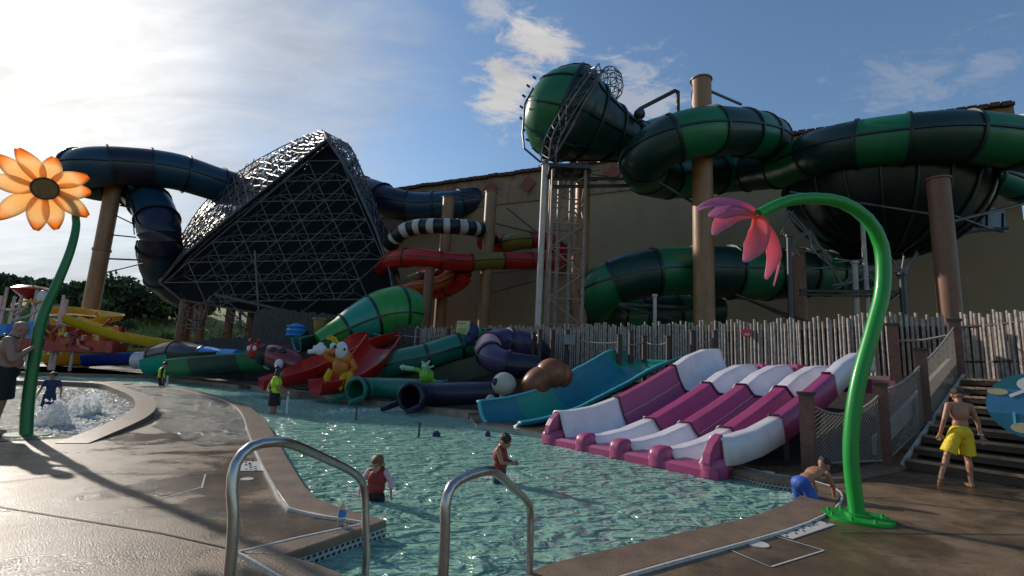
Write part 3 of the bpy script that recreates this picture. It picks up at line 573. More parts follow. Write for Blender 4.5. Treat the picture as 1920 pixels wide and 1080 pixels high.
pillar((1085,480),(1082,600),26,.4,'brown pillar behind the foot of the lattice tower','rust')
# thin pale poles and dark poles
def pole(a,b,Y,r,label,mt='pale',nm='support_pole'):
    A=P(a[0],a[1],Y); B=P(b[0],b[1],Y); m=MB(); m.bar((B.x,B.y,0),A,r,10); m.bar(A-V((0,0,.1)),A,r*1.5,10); m.bar((B.x,B.y,1.2),(B.x,B.y,1.35),r*1.35,10); return tag(m.build(nm,K[mt]),label,'pole','thin support poles behind the fence')
pole((1022,305),(1008,605),21.5,.14,'pale steel pole in front of the lattice tower')
pole((1612,335),(1620,485),20.5,.09,'pale pole beneath the right green tube')
pole((1602,490),(1604,590),20.5,.11,'short pale pole low behind the fence')
pole((1691,512),(1693,585),19.5,.12,'dark post under the right end of the bowl','dark_steel')
pole((1479,440),(1480,600),19.8,.1,'dark post right behind the drooping pink petals','dark_steel')
pole((1228,552),(1228,606),21,.08,'short pale post under the low green tube')
# braces
BT=thing('steel_bracing',(10,19,2),'thin steel braces linking the right hand pillars','bracing')
for a,b,Y,r in(((1480,360),(1750,402),18.5,.05),((1785,415),(1960,372),17.5,.06),((1790,405),(1860,430),17.5,.05),((1160,570),(1318,578),21,.07),((1160,572),(1310,612),21,.06),((1400,560),(1520,605),20,.05),((1380,552),(1500,605),20,.05),((1500,545),(1700,548),20,.07),((1500,552),(1690,556),20,.05),((1660,570),(1690,548),19.5,.06),((1195,318),(1300,380),21,.06),((1395,300),(1320,175),21.5,.06),((1330,170),(1390,196),21,.07)): m=MB(); m.bar(P(*a,Y),P(*b,Y+.6),r,6); m.build('brace',K['lat'],BT)
BT=thing('steel_bracing',(-8,36,2),'thin dark braces linking the left hand pillars to the slides','bracing')
for a,b,Y,r in(((950,390),(1012,440),34,.05),((925,418),(1005,438),34,.05),((848,362),(905,372),36,.06),((925,512),(1000,505),33,.04),((925,548),(1000,528),33,.04),((205,398),(250,420),37,.05),((205,440),(255,445),37,.05),((200,485),(272,488),36,.06),((195,512),(275,492),36,.05),((250,420),(252,440),37,.04),((225,385),(290,400),37,.06)): m=MB(); m.bar(P(*a,Y),P(*b,Y),r,6); m.build('brace',K['dark_steel'],BT)
T=thing('pipe_gantry',P(1235,300,22).xy.to_3d(),'dark bent pipe gantry standing on top of the green tube loop','gantry')
m=MB(); m.tube([P(1200,228,22),P(1197,208,22),P(1200,204,22),P(1266,170,22),P(1271,172,22),P(1271,215,22)],.1,8); m.build('pipe',K['dark_steel'],T); m=MB(); m.ell(P(1199,214,22),.28,nu=10,nv=6); m.build('joint',K['dark_steel'],T)
# ------------------------------------------------------------------ lattice tower + truss arch
T=thing('lattice_tower',P(1055,600,22).xy.to_3d(),'tall pale steel lattice tower holding up the green funnel','tower')
c=P(1056,600,22.3); c.z=0; base=[V((-.75,-.6,0)),V((.75,-.6,0)),V((.75,.6,0)),V((-.75,.6,0))]; top=P(1056,318,22).z
m=MB(); 
for q in base: m.bar(c+q,c+q+V((0,0,top)),.08,6)
for q in(V((-.35,.2,0)),V((.2,.1,0))): m.bar(c+q,c+q+V((0,0,top)),.1,6)
m.build('leg',K['tower'],T); m=MB(); h=0; k=0
while h<top-.9:
    for i in range(4):
        a,b=base[i],base[(i+1)%4]
        if (i+k)%2: a,b=b,a
        m.bar(c+a+V((0,0,h)),c+b+V((0,0,h+1.15)),.04,5); m.bar(c+a+V((0,0,h)),c+b+V((0,0,h)),.035,5)
    h+=1.15;k+=1
m.build('lattice_brace',K['tower'],T)
m=MB(); m.box(c+V((0,0,top)),(1.9,1.6,.18)); m.tube([P(1035,335,21.6),P(1170,335,22),P(1180,340,22),P(1180,348,22),P(1035,350,21.6)],.08,6); 
for i in range(40):
    a=c+V((random.uniform(-.9,1.2),random.uniform(-.8,.8),top+random.uniform(-.3,.9))); m.bar(a,a+V((random.uniform(-.8,.8),random.uniform(-.5,.5),random.uniform(-.5,.5))),.03,4)
m.build('top_platform',K['dark_steel'],T)
def trussline(m,pts,w,r,Y0):
    a=[P(x,y,Y0) for x,y in pts]; c_=spline(a,.8); L=[[p+V(q) for p in c_] for q in((-w,0,0),(w,0,0),(0,-w*1.4,0))]
    for l in L:
        for p,q in zip(l,l[1:]): m.bar(p,q,r,5)
    for i in range(len(c_)-1):
        for j in range(3): m.bar(L[j][i],L[(j+1)%3][i+1],r*.7,4)
m=MB(); trussline(m,[(1028,305),(1032,270),(1048,235),(1075,190),(1105,148),(1120,130)],.3,.035,19.6)
m.tube([P(x,y,19.7) for x,y in((1022,305),(1040,292),(1068,245),(1098,185),(1122,150))],.05,5)
m.tube([P(x,y,20.2) for x,y in((1015,305),(983,278),(980,250),(984,195),(1000,165))],.05,5)
for i in range(9):
    a=R(130+i*14); q=P(1050+70*math.cos(a),215-88*math.sin(a),21); m.bar(q,q+V((-.15,-.1,.05)),.05,4)
m.build('truss_arch',K['lat'],T)
m=MB(); cc=P(1142,160,24); gl=[]
for i in range(5):
    for j in range(10): 
        t=2*math.pi*j/10; z=-.9+.45*i; r=math.sqrt(max(0,1-z*z)); gl.append(cc+V((r*math.cos(t)*.75,r*math.sin(t)*.75,z*1.0)))
for i in range(5):
    for j in range(10):
        a=gl[i*10+j]; m.bar(a,gl[i*10+(j+1)%10],.025,4)
        if i<4: m.bar(a,gl[(i+1)*10+j],.025,4); m.bar(a,gl[(i+1)*10+(j+1)%10],.02,4)
m.build('wire_dome',K['dark_steel'],T)
# truss clusters under bowl
T=thing('lattice_trestle',P(1600,600,21).xy.to_3d(),'tangled dark lattice legs carrying the bowl slide','trestle'); m=MB()
tr=[((1478,395),(1512,430)),((1512,430),(1480,465)),((1478,395),(1470,440)),((1470,440),(1500,480)),((1512,430),(1530,475)),((1480,465),(1530,475)),((1530,475),(1560,500)),((1530,475),(1545,480)),((1545,480),(1580,535)),((1580,535),(1615,495)),((1560,500),(1512,505)),((1512,430),(1560,490)),((1480,405),(1560,485)),((1615,495),(1640,530)),((1640,530),(1665,490)),((1600,500),(1665,500)),((1560,535),(1640,520)),((1690,512),(1722,475)),((1690,512),(1668,480)),((1690,512),(1695,480)),((1640,500),(1690,512)),((1560,485),(1620,492))]
for k in range(3):
    for a,b in tr: m.bar(P(a[0]+k*4,a[1]+(k%2)*7,20.5+k*.8),P(b[0]-k*3,b[1]-(k%2)*5,20.5+k*.9),.035,4)
m.build('lattice_brace',K['lat'],T)
# wall niche panels behind right pillar
m=MB(); 
for x in(1820,1850,1880): m.bar(P(x,400,22.5),P(x,432,22.5),.05,5)
m.tube([P(1790,440,22),P(1835,432,22.3),P(1888,428,22.6)],.1,6); m.box(P(1855,410,22.9),(2.,.2,1.1),.3); tag(m.build('catwalk',K['bB']),'dark blue grey catwalk panel under the right end of the green tube','catwalk')
# ------------------------------------------------------------------ space frame funnel (left)
T=thing('lattice_funnel',P(520,600,38).xy.to_3d(),'giant black lattice funnel with a pale see through frame over it','water slide')
def lerp(a,b,t): return a+(b-a)*t
A=V((300,530));AP=V((613,262));E_=V((742,572)); B1=V((340,562));B2=V((500,590))
def Yf(x): return 36.5-(x-300)/450*3.0
def PF(q,dy=0): return P(q[0],q[1],Yf(q[0])+dy)
right_edge=[AP,V((640,300)),V((662,338)),V((686,390)),V((706,435)),V((730,505)),E_]
poly=[A,V((345,478)),V((440,400)),V((530,328)),AP]+right_edge[1:]+[V((640,594)),B2,B1]
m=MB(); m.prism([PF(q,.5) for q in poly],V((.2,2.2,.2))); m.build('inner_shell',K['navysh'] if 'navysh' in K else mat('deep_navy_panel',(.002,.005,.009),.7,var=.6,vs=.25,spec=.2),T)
class Q2: pass
pl=[V((q[0],q[1],0)) for q in poly]
e1=V((45,-38));e2=V((61,-1)); nodes={}
for i in range(-4,14):
    for j in range(-10,12):
        q=A+V((8,0))+e1*i+e2*j
        if inside(V((q[0],q[1],0)),pl): nodes[(i,j)]=q
m=MB(); rb=.042
for (i,j),q in nodes.items():
    for di,dj in((1,0),(0,1),(1,-1)):
        if (i+di,j+dj) in nodes: m.bar(PF(q,-.9),PF(nodes[(i+di,j+dj)],-.9),rb*(1.25 if (di,dj)==(1,0) else 1),4)
sec={}
for (i,j),q in nodes.items():
    if (i+1,j) in nodes and (i,j+1) in nodes:
        c_=(q+nodes[(i+1,j)]+nodes[(i,j+1)])/3; sec[(i,j)]=c_
        for k in((i,j),(i+1,j),(i,j+1)): m.bar(PF(c_,.1),PF(nodes[k],-.9),rb*.8,4)
for (i,j),q in sec.items():
    for di,dj in((1,0),(0,1),(1,-1)):
        if (i+di,j+dj) in sec: m.bar(PF(q,.1),PF(sec[(i+di,j+dj)],.1),rb*.85,4)
# edge chords
ed=poly+[poly[0]]
for k in range(len(ed)-1): m.bar(PF(ed[k],-.9),PF(ed[k+1],-.9),.09,5); m.bar(PF(ed[k],.2),PF(ed[k+1],.2),.07,5)
m.build('front_lattice',K['lat'],T)
# back hull: crossed lattice between front edge and arch
edgeL=[V((302,528)),V((345,478)),V((395,432)),V((440,397)),V((490,360)),V((530,326)),V((575,290)),V((609,262))]
archL=[V((300,520)),V((332,455)),V((372,392)),V((425,338)),V((477,303)),V((530,274)),V((572,256)),V((607,246))]
edgeR=right_edge; archR=[V((607,246)),V((656,272)),V((671,307)),V((688,345)),V((708,400)),V((729,445)),V((738,510)),V((746,572))]
def dens(l,n):
    o=[]; 
    for k in range(n+1):
        t=k/n*(len(l)-1); i=min(int(t),len(l)-2); o.append(l[i].lerp(l[i+1],t-i))
    return o
def hull(eg,ar,n,mr_,m,jit,depth):
    E1=dens(eg,n);A1=dens(ar,n); g=[]
    for i in range(n+1):
        row=[]
        for j in range(mr_+1):
            t=j/mr_; q=E1[i].lerp(A1[i],t); row.append(PF(q,-.6+depth*t))
        g.append(row)
    for dz in(0,.7):
        for i in range(n+1):
            for j in range(mr_+1):
                o_=V((random.uniform(-jit,jit),dz+random.uniform(-jit,jit),random.uniform(-jit,jit)))
                if i<n: m.bar(g[i][j]+V((0,dz,0)),g[i+1][j]+V((0,dz,0)),.045,4)
                if j<mr_: m.bar(g[i][j]+V((0,dz,0)),g[i][j+1]+V((0,dz,0)),.04,4)
                if i<n and j<mr_: m.bar(g[i][j]+V((0,dz,0)),g[i+1][j+1]+o_,.035,4); m.bar(g[i+1][j]+V((0,dz,0)),g[i][j+1]+o_,.035,4)
m=MB(); hull(edgeL,archL,26,5,m,.15,5.); hull(edgeR,archR,22,3,m,.15,4.); m.build('back_lattice',K['lat'],T)
# broken shell skin behind the upper left lattice: patchwork of panels with gaps
m=MB(); rnd=random.Random(11); E1=dens(edgeL,40);A1=dens(archL,40)
for i in range(40):
    for j in range(6):
        if rnd.random()<(.9 if i<13 else .5):
            t0,t1=j/6,(j+1)/6; k=len(m.v); m.v+=[PF(E1[i].lerp(A1[i],t0),.3+5*t0),PF(E1[i+1].lerp(A1[i+1],t0),.3+5*t0),PF(E1[i+1].lerp(A1[i+1],t1),.3+5*t1),PF(E1[i].lerp(A1[i],t1),.3+5*t1)]; m.face((k,k+1,k+2,k+3))
sk_=mat('glossy_grey_skin',(.045,.05,.055),.5,.2,var=.5); o=m.build('skin_panel',sk_,T,smooth=False); o.modifiers.new('s','SOLIDIFY').thickness=.06; m=MB()
E2=dens(edgeR,26);A2=dens(archR,26)
for i in range(26):
    for j in range(4):
        if rnd.random()<.5:
            t0,t1=j/4,(j+1)/4; k=len(m.v); m.v+=[PF(E2[i].lerp(A2[i],t0),.3+4*t0),PF(E2[i+1].lerp(A2[i+1],t0),.3+4*t0),PF(E2[i+1].lerp(A2[i+1],t1),.3+4*t1),PF(E2[i].lerp(A2[i],t1),.3+4*t1)]; m.face((k,k+1,k+2,k+3))
o=m.build('skin_panel',sk_,T,smooth=False); o.modifiers.new('s','SOLIDIFY').thickness=.06
for a,b,Y,r in(((405,553),(600,598),33,.12),((600,598),(735,612),33,.08),((478,470),(486,600),33,.07),((540,560),(520,588),33.5,.05),((425,575),(462,612),33,.05),((395,555),(372,620),35,.07),((368,580),(366,620),35,.1),((450,585),(450,620),36,.1),((420,560),(470,600),34,.05),((560,590),(600,560),33.5,.05)): m=MB(); m.bar(P(*a,Y),P(*b,Y),r,7); m.build('support_strut',K['lat'],T)
m=MB()
for i in range(60):
    q=V((random.uniform(320,450),random.uniform(560,622))); Y=random.uniform(33,37); a=P(q.x,q.y,Y); m.bar(a,a+V((random.uniform(-1.1,1.1),random.uniform(-.5,.5),random.uniform(-.9,.9))),.04,4)
m.build('support_frame',K['lat'],T)['kind']='stuff'
m=MB(); 
for q in((342,600),(378,600),(430,605),(470,608),(640,600),(700,602)): p=P(*q,37); m.bar((p.x,p.y,0),(p.x,p.y,P(q[0],575,37).z+.6),.33,10); m.build('support_column',K['rust'],T); m=MB()

# ------------------------------------------------------------------ bamboo fence
fz=3.35
def fp(px,py,z=fz): return G(px,py,z)
top=[(2050,567),(1920,575),(1800,590),(1650,588),(1500,598),(1318,604),(1150,607),(1000,611),(860,613),(780,612)]
fpts=[V((11.8,9.3,0)),V((11.3,10.8,0)),V((10.9,12.2,0)),V((9.7,13.0,0)),V((8.4,14.5,0)),V((6.4,16.7,0)),V((3.8,18.6,0)),V((.9,20.8,0)),V((-2.5,23,0)),V((-5.2,24.2,0))]
ztop=[3.3+.0*i for i in range(10)]
for i,(x,y) in enumerate(top):
    d=ray(x,y); 
    p=fpts[i]; t=p.y/d.y; fpts[i]=V((d.x*t,p.y,0)); ztop[i]=EYE.z+d.z*t
zb=[1.75,1.75,1.75,1.7,1.65,1.6,1.5,1.35,1.2,1.0]
cf,zt=spline(fpts,.098,ztop); _,zbm=spline(fpts,.098,zb)
T=thing('bamboo_fence',fpts[5],'tall grey bamboo picket fence along the back of the slides','fence')
m=MB(); rnd=random.Random(4)
for p,a,b in zip(cf,zt,zbm):
    r=rnd.uniform(.034,.046); h=a+rnd.uniform(-.13,.07); q=p+V((rnd.uniform(-.01,.01),rnd.uniform(-.025,.025),0)); m.bar((q.x,q.y,b-.2),(q.x+rnd.uniform(-.01,.01),q.y+rnd.uniform(-.01,.01),h),r,6,r2=r*.9)
m.build('picket',K['bamboo'],T).__setitem__('kind','stuff')
m=MB()
for fr_ in(.25,.8):
    pts=[V((p.x,p.y+.06,b+(a-b)*fr_)) for p,a,b in zip(cf[::8],zt[::8],zbm[::8])]; m.tube(pts,.03,5)
pts_=list(zip(cf[::4],zt[::4],zbm[::4])); m.grid([[V((p.x,p.y+.1,b-.3)),V((p.x,p.y+.1,a-.3))] for p,a,b in pts_]); m.build('backing_rail',K['dpost'],T,smooth=False)
# farther grey fence under the lattice funnel
T=thing('bamboo_fence',P(500,640,27).xy.to_3d(),'low dark reed fence under the black lattice funnel','fence'); m=MB()
fq=[P(*p) for p in((790,612,24.5),(700,604,26),(620,590,28),(545,583,29),(482,584,30),(478,628,30.2),(400,634,31),(335,642,32))]
for p in spline([V(q) for q in fq],.12): h=p.z+rnd.uniform(-.1,.08); m.bar((p.x,p.y,0),(p.x,p.y,h),.06,5)
m.build('reed_panel',K['reed'],T)
# bank of mulch / rockwork between slides and fence
low=[G(1640,872),G(1520,884),G(1400,893),G(1200,860),G(1030,826),G(975,803),G(885,778),G(800,766),G(740,756),G(650,745),G(560,734),G(440,722),G(340,706)]
lowc=[V((p.x,p.y,0))+V((.35,.35,0)) for p in low]
hi=[V((10.0,12.2,1.6)),V((9.2,13.2,1.6)),V((8.2,14.4,1.6)),V((6.5,16.4,1.6)),V((5.2,17.3,1.55)),V((3.8,18.5,1.5)),V((1.6,20.2,1.4)),V((-.5,21.6,1.3)),V((-2.5,22.9,1.2)),V((-5,24.2,1.0)),V((-8,27,.8)),V((-12,30,.6)),V((-17,33,.3))]
m=MB(); rows=[]
for a,b in zip(lowc,hi):
    rows.append([a.lerp(b,t)+V((0,0,(-.28+.05*noise.noise(a*2+V((t*9,0,0))) if 0<t<1 else 0)-.02)) for t in(0,.2,.4,.6,.8,1)]+[b+V((3,3,0))])
m.grid(rows); tag(m.build('planted_bank',K['mulch'],origin=(0,0,0)),kind='structure')
# small posts with ropes in front of the fence
pl_=[((1011,668),(1011,620),18.5),((1035,668),(1035,620),18.5),((1062,668),(1062,620),18.3),((1000,655),(1000,625),18.8),((1161,670),(1159,630),16.8),((1183,662),(1183,622),17),((1208,662),(1208,632),17),((1253,668),(1251,632),16),((1299,662),(1300,622),15.6),((1341,658),(1341,622),15.2),((665,612),(665,600),25),((750,655),(750,622),23),((782,650),(782,618),23),((840,645),(840,618),22.5),((905,640),(905,619),22),((916,640),(916,618),22),((960,636),(958,617),21)]
for b,t,Y in pl_:
    q=P(*b,Y); h=P(*t,Y).z; m=MB(); m.bar((q.x,q.y,.9),(q.x,q.y,h),.09,8); m.bar((q.x,q.y,h),(q.x,q.y,h+.04),.11,8); tag(m.build('timber_post',K['dpost'],origin=(q.x,q.y,.9)),'short dark round timber post in front of the bamboo fence','post','short timber posts along the bamboo fence')
m=MB()
def rope(m,a,b,sag,r=.02,n=10):
    m.tube([a.lerp(b,i/n)-V((0,0,sag*4*(i/n)*(1-i/n))) for i in range(n+1)],r,5)
for a,b in(((1065,632,18.3),(1159,642,16.8)),((1159,642,16.8),(1208,640,17)),((1208,640,17),(1251,642,16)),((1299,637,15.6),(1341,635,15.2)),((750,628,23),(840,628,22.5)),((840,628,22.5),(905,628,22)),((700,625,23.5),(750,628,23))): rope(m,P(*a),P(*b),.1)
tag(m.build('rope_railing',K['rope']),'pale rope strung between the short timber posts','rope')
# red notice, white box, yellow sign
def sign(nm,px,Y,w,h,mt,label,cat='sign',pole=None,extra=None):
    c=P(*px,Y); T=thing(nm,(c.x,c.y,c.z-h/2),label,cat); m=MB(); m.box(c,(w,.05,h),-.35); m.build('board',mt,T,smooth=False)
    if extra: extra(T,c)
    if pole: m=MB(); m.bar((c.x,c.y+.06,pole),c+V((0,.06,0)),.04,6); m.build('post',K['dpost'],T)
    return T
def rx(T,c):
    m=MB(); m.box(c+V((.0,-.035,-.05)),(.16,.02,.07),-.35); m.build('notice_panel',K['paint'],T,smooth=False)
sign('warning_sign',(1400,624),15.6,.24,.22,gel('bright_red_sign',(.65,.03,.03),dirt=0),'small red and white notice fixed on the bamboo fence',extra=rx)
c=P(1068,637,18.1); m=MB(); m.box(c,(.42,.25,.36),-.2); m.box(c-V((0,0,.25)),(.06,.06,.2)); tag(m.build('utility_box',mat('grey_box_paint',(.22,.21,.21),.5),smooth=False),'small pale grey utility box among the timber posts','box')
def yx(T,c):
    m=MB(); m.box(c+V((-.0,-.04,.37)),(.5,.02,.05),-.2); m.box(c+V((.0,-.04,-.1)),(.42,.02,.5),-.2); m.build('faded_panel',mat('faded_olive_panel',(.36,.34,.12),.6,var=.25,vs=6),T,smooth=False)
sign('rules_sign',(868,622),21.6,.62,.95,mat('pale_yellow_sign',(.5,.47,.24),.5,var=.15),'pale yellow rules board behind the sea green slide',pole=.8,extra=yx)
m=MB(); m.ell(P(888,624,21.4),(.22,.2,.42),nu=12,nv=8,wob=.5); m.ell(P(880,638,21.4),(.25,.2,.25),nu=12,nv=8,wob=.5); tag(m.build('covered_bundle',K['cnavy']),'dark blue bundle hanging beside the yellow rules board','bag')
# ------------------------------------------------------------------ mat racing slide
Az=G(1030,832,-.12); Bz=G(1343,899,-.12); Tl=P(1340,668,13.2); Tr=P(1632,672,10.7)
def ms(u,s):   # u across 0..1, s along 0..1 : base point
    a=Az.lerp(Bz,u); b=Tl.lerp(Tr,u); p=a.lerp(b,s); 
    z0=a.z+.08; z1=b.z-.42
    prof=[(0,0),(.08,0.0),(.2,.06),(.35,.20),(.5,.40),(.65,.62),(.78,.84),(.9,.97),(1,1.0)]
    for (s0,v0),(s1,v1) in zip(prof,prof[1:]):
        if s0<=s<=s1: v=v0+(v1-v0)*(s-s0)/(s1-s0); break
    p.z=z0+(z1-z0)*v; return p
def cross(u):
    h=0
    # 4 lanes : walls at 0 and 1, rounded dividers between
    if u<.045: return .62
    if u>.955: return .55
    x=u
    if x<.13: h=max(h,.62*((.13-x)/.085)**1.6)
    if x>.875: h=max(h,.55*((x-.875)/.08)**1.6)
    for c_ in(.27,.5,.73):
        d=abs(u-c_); 
        if d<.034: h=max(h,.24)
        elif d<.088: h=max(h,.24*(1-(d-.034)/.054)**1.35)
    return h
T=thing('mat_racing_slide',(Az.x,Az.y,-.12),'wide magenta and white slide with four humped lanes side by side','water slide')
us=[0,.02,.045]+[.045+.91*i/90 for i in range(1,90)]+[.955,.98,1.0]
def section(nm,s0,s1,mt,dz=0.,n=20,skirt=True):
    m=MB(); rows=[]
    for i in range(n+1):
        s=s0+(s1-s0)*i/n; row=[]
        for u in us:
            p=ms(u,s); p.z+=cross(u)+dz; 
            row.append(p)
        a=ms(0,s);b=ms(1,s); fl=(b-a).normalized()
        row=[row[0]-fl*.05-V((0,0,.04))]+row+[row[-1]+fl*.06-V((0,0,.03)),row[-1]+fl*.10-V((0,0,.42))]
        row=[row[0]-V((0,0,.45))]+row
        rows.append(row)
    m.grid(rows); o=m.build(nm,mt,T,ang=60); md=o.modifiers.new('s','SOLIDIFY'); md.thickness=.04; md.offset=-1
    return rows
section('lower_section',.02,.335,K['white'],n=14)
section('middle_section',.332,.685,K['mag'],dz=.008,n=26)
section('upper_section',.68,1.0,K['white'],dz=.0,n=16)
m=MB()
for s in(.334,.683):
    pts=[]
    for u in us: p=ms(u,s); p.z+=cross(u)+.03; pts.append(p)
    m.tube(pts,.02,5)
m.build('joint_seam',mat('dark_plum',(.05,.01,.025),.4),T)
m=MB(); rows=[]
for i in range(25):
    s=.287+(.45)*i/24; 
    for u in(.135,.62): pass
sh=lambda u,s0,s1:[ms(u,s0+(s1-s0)*i/24)+V((0,0,cross(u)+.016)) for i in range(25)]
m.tube(sh(.085,.34,.68),.007,4); m.tube(sh(.575,.34,.68),.007,4); m.build('seam_highlight',K['paint'],T)
# end caps and ledge at the waterline
perp=(Bz-Az).normalized(); outw=-(Tl-Az); outw.z=0; outw.normalize(); outp=V((perp.y,-perp.x,0)); outp=outp if outp.y<0 else -outp
def cap(u,w,h,nm='end_cap'):
    c_=ms(u,.02); c_.z=-.1; m=MB(); rows=[]
    for d,k in((-.03,1.),(.03,1.0),(.12,.97),(.2,.85),(.24,.55)):
        rows.append([c_+outw*d+perp*(math.copysign(abs(math.cos(a))**.45,math.cos(a))*w*k)+V((0,0,(abs(math.sin(a))**.45)*h*k)) for a in [math.pi*q/16 for q in range(17)]])
    m.grid(rows,cap=True); return m.build(nm,K['mag'],T,ang=55)
for u in(.27,.5,.73): cap(u,.165,.34)
cap(.02,.22,.30); cap(.985,.15,.30)
for u,e_ in((.02,1),(.985,1)):
    a=ms(u,.02); zt=a.z+.60; q=V((a.x,a.y,0)); m=MB()
    pr=[(-.06,0),(.22,0),(.25,.12),(.22,.28),(.14,.42),(.02,.54),(-.06,.58)]
    m.prism([q+outw*d+V((0,0,zt*z_/.58))-perp*.07 for d,z_ in pr],perp*.14); o=m.build('side_cap',K['mag'],T,smooth=False); b_=o.modifiers.new('b','BEVEL'); b_.width=.03; b_.segments=3; b_.limit_method='ANGLE'
m=MB(); m.grid([[p+outp*.10+V((0,0,-.4)),p+outp*.10+V((0,0,.00)),p+outp*.05+V((0,0,.05)),p-outp*.35+V((0,0,.07)),p-outp*.5+V((0,0,-.3))] for p in [Az.lerp(Bz,-.02+1.04*i/20)+V((0,0,.12)) for i in range(21)]],cu=True,cap=True); m.build('base_ledge',K['mag'],T)
m=MB(); t0=ms(0,1.0);t1=ms(1,1.0); q=[t0-V((0,0,.0)),t1,t1-outw*.9,t0-outw*.9]; m.prism([p+V((0,0,-.02)) for p in q],V((0,0,-.3))); 
for u in(.27,.5,.73): p=ms(u,1)-outw*.25; m.box(p+V((0,0,.1)),(.3,.6,.3),.3)
m.build('start_deck',K['mag'],T)
m=MB(); 
for u in(.12,.5,.93):
    for s in(.45,.7,.95): m=MB(); p=ms(u,s); m.bar((p.x,p.y,-.3),(p.x,p.y,p.z-.1),.07,6); m.build('support_leg',K['dark_steel'],T)
# ------------------------------------------------------------------ turquoise slide
a0=G(895,800,-.12);b0=G(975,806,-.12)
pc=[(a0+b0)/2+V((0,0,.02)),P(990,790,14.1),P(1060,757,14.8),P(1130,718,15.4),P(1190,686,16.2),P(1225,676,17.2)]
pc[1].z=.0; pc[2].z=.28; pc[3].z=.85; pc[4].z=1.58; pc[5].z=1.98
flume('open_slide','broad teal and blue open slide dropping into the pool beside the magenta lanes',pc,[.74,.78,.82,.86,.92,.95],[.40,.40,.44,.5,.40,.18],[K['tblue'],K['teal'],K['tblue'],K['tblue'],K['teal']],seg=1.35,edge=K['aqua'],n=16,asym=.5)
# red double slide
flume('open_slide','left lane of the wide red slide entering the pool behind the yellow shirted guard',[P(*p) for p in((490,730,19.5),(535,723,20),(590,712,21),(640,690,22),(690,658,23),(720,646,24))],[.75,.75,.8,.85,.9,.9],[.42,.5,.75,.8,.75,.6],[K['red'],gel('scarlet_gelcoat',(.52,.035,.01))],seg=2.,group=None)
flume('open_slide','right lane of the wide red slide behind the orange insect statue',[P(*p) for p in((590,739,18.6),(640,731,19.2),(680,708,20),(705,680,21),(720,655,22))],[.9,.85,.75,.7,.7],[.5,.5,.6,.7,.7],[K['red']],seg=2.)
# small sea green slide with mouth ring and tube
K['fl']=gf
def mouth(T,c,d,r,mt,lip=.1):
    d=V(d).normalized(); x=d.cross(V((0,0,1))).normalized(); m=MB()
    m.tube([c+x*math.cos(a)*r+V((0,0,math.sin(a)*r)) for a in [R(-25+230*i/24) for i in range(25)]],lip,8)
    for s in(-1,1): m.tube([c+x*s*r*.92-V((0,0,.18)),c+x*s*(r+.08)-d*.35-V((0,0,.28)),c+x*s*(r+.02)-d*.75-V((0,0,.36))],[lip*1.1,lip*1.5,lip],8)
    m.build('mouth_rim',mt,T)
T=tubeslide('tube_slide','small sea green tube with a ringed mouth at the pool edge',[P(*p) for p in((668,732,17.9),(676,729,18.3),(700,727,18.7),(770,729,18.5),(835,732,18.6))],[.42,.40,.37,.37,.37],[K['gD']],seg=9,ring=.03,step=.3,seam=False,hollow=True); mouth(T,P(668,732,17.9),(.45,.9,0),.42,K['gD'],.075)
tubeslide('tube_slide','sea green half tube rising right toward the yellow rules board',[P(*p) for p in((722,690,21),(745,680,21),(800,668,21.3),(860,650,21.8),(925,638,22.5))],[.52,.55,.55,.6,.62],[K['gD'],K['gD'],K['gA'],K['gA']],seg=1.5,ring=.04,step=.25,seam=True)
m=MB(); m.prism([P(*p,21.6) for p in((755,700),(925,660),(925,735),(755,735))],V((0,.3,0))); tag(m.build('slide_skirt',K['gB'],smooth=False),'dark green skirt panel under the rising sea green tube','panel')
K['fl']=mat('flange_purple',(.03,.02,.05),.4)
T=tubeslide('tube_slide','navy tube with a dark open mouth at the pool edge',[P(*p) for p in((770,746,16.3),(782,742,16.8),(805,740,17.1),(860,738,16.9),(945,735,16.6))],[.46,.44,.40,.38,.36],[K['bB']],seg=9,ring=.03,step=.3,seam=False,hollow=True); mouth(T,P(770,746,16.3),(.45,.9,0),.46,K['bB'],.08)
tubeslide('tube_slide','purple and pink banded tube coiling down behind the snail shell',[P(*p) for p in((1010,690,17.6),(960,684,17.5),(925,672,17.8),(915,652,18.5),(940,640,19.3),(985,650,19.8),(1010,668,20.2))],[.42,.45,.47,.47,.5,.6,.6],[K['bB'],K['royal'] if False else K['purple'],K['pink'],K['purple'],K['purple'],K['bB']],seg=.95,ring=.05,step=.15,n=20)
K['fl']=gf
# far green slides and blue ones on the left
flume('open_slide','long dark green slide lying low at the far pool edge behind the guard',[P(*p) for p in((340,705,26),(380,704,25.5),(440,700,25),(510,694,24.5))],[.9,.9,.9,.9],[.75,.85,.85,.8],[K['gA'],K['gB'],K['gB']],seg=1.4,edge=K['gD'])
flume('open_slide','teal ended green slide with a rounded mouth at far left of the guard',[P(*p) for p in((285,703,27.5),(320,700,27.5),(380,692,27.5),(470,685,28))],[.95,.95,.95,.9],[.8,.95,.9,.8],[K['teal'],K['gB'],K['gB']],seg=1.3)
tubeslide('tube_slide','thick navy tube with a pale blue front section beyond the green slides',[P(*p) for p in((445,664,26.5),(410,663,27),(372,665,27.5),(330,660,28),(290,668,29))],[.25,.27,.55,.6,.6],[K['sky'],K['bB'],K['bB']],seg=2.1,ring=.03,seam=False,step=.3)
flume('open_slide','yellow raft slide end with square mouth at far left',[P(*p) for p in((95,686,33),(150,684,33),(240,680,33),(320,676,33))],[.6]*4,[.75]*4,[K['yellow']],seg=9)
flume('open_slide','navy raft slide end in front of the yellow one',[P(*p) for p in((165,686,31),(200,684,31),(260,682,31),(320,678,31))],[.6]*4,[.65]*4,[K['royal']],seg=9,edge=K['sky'])
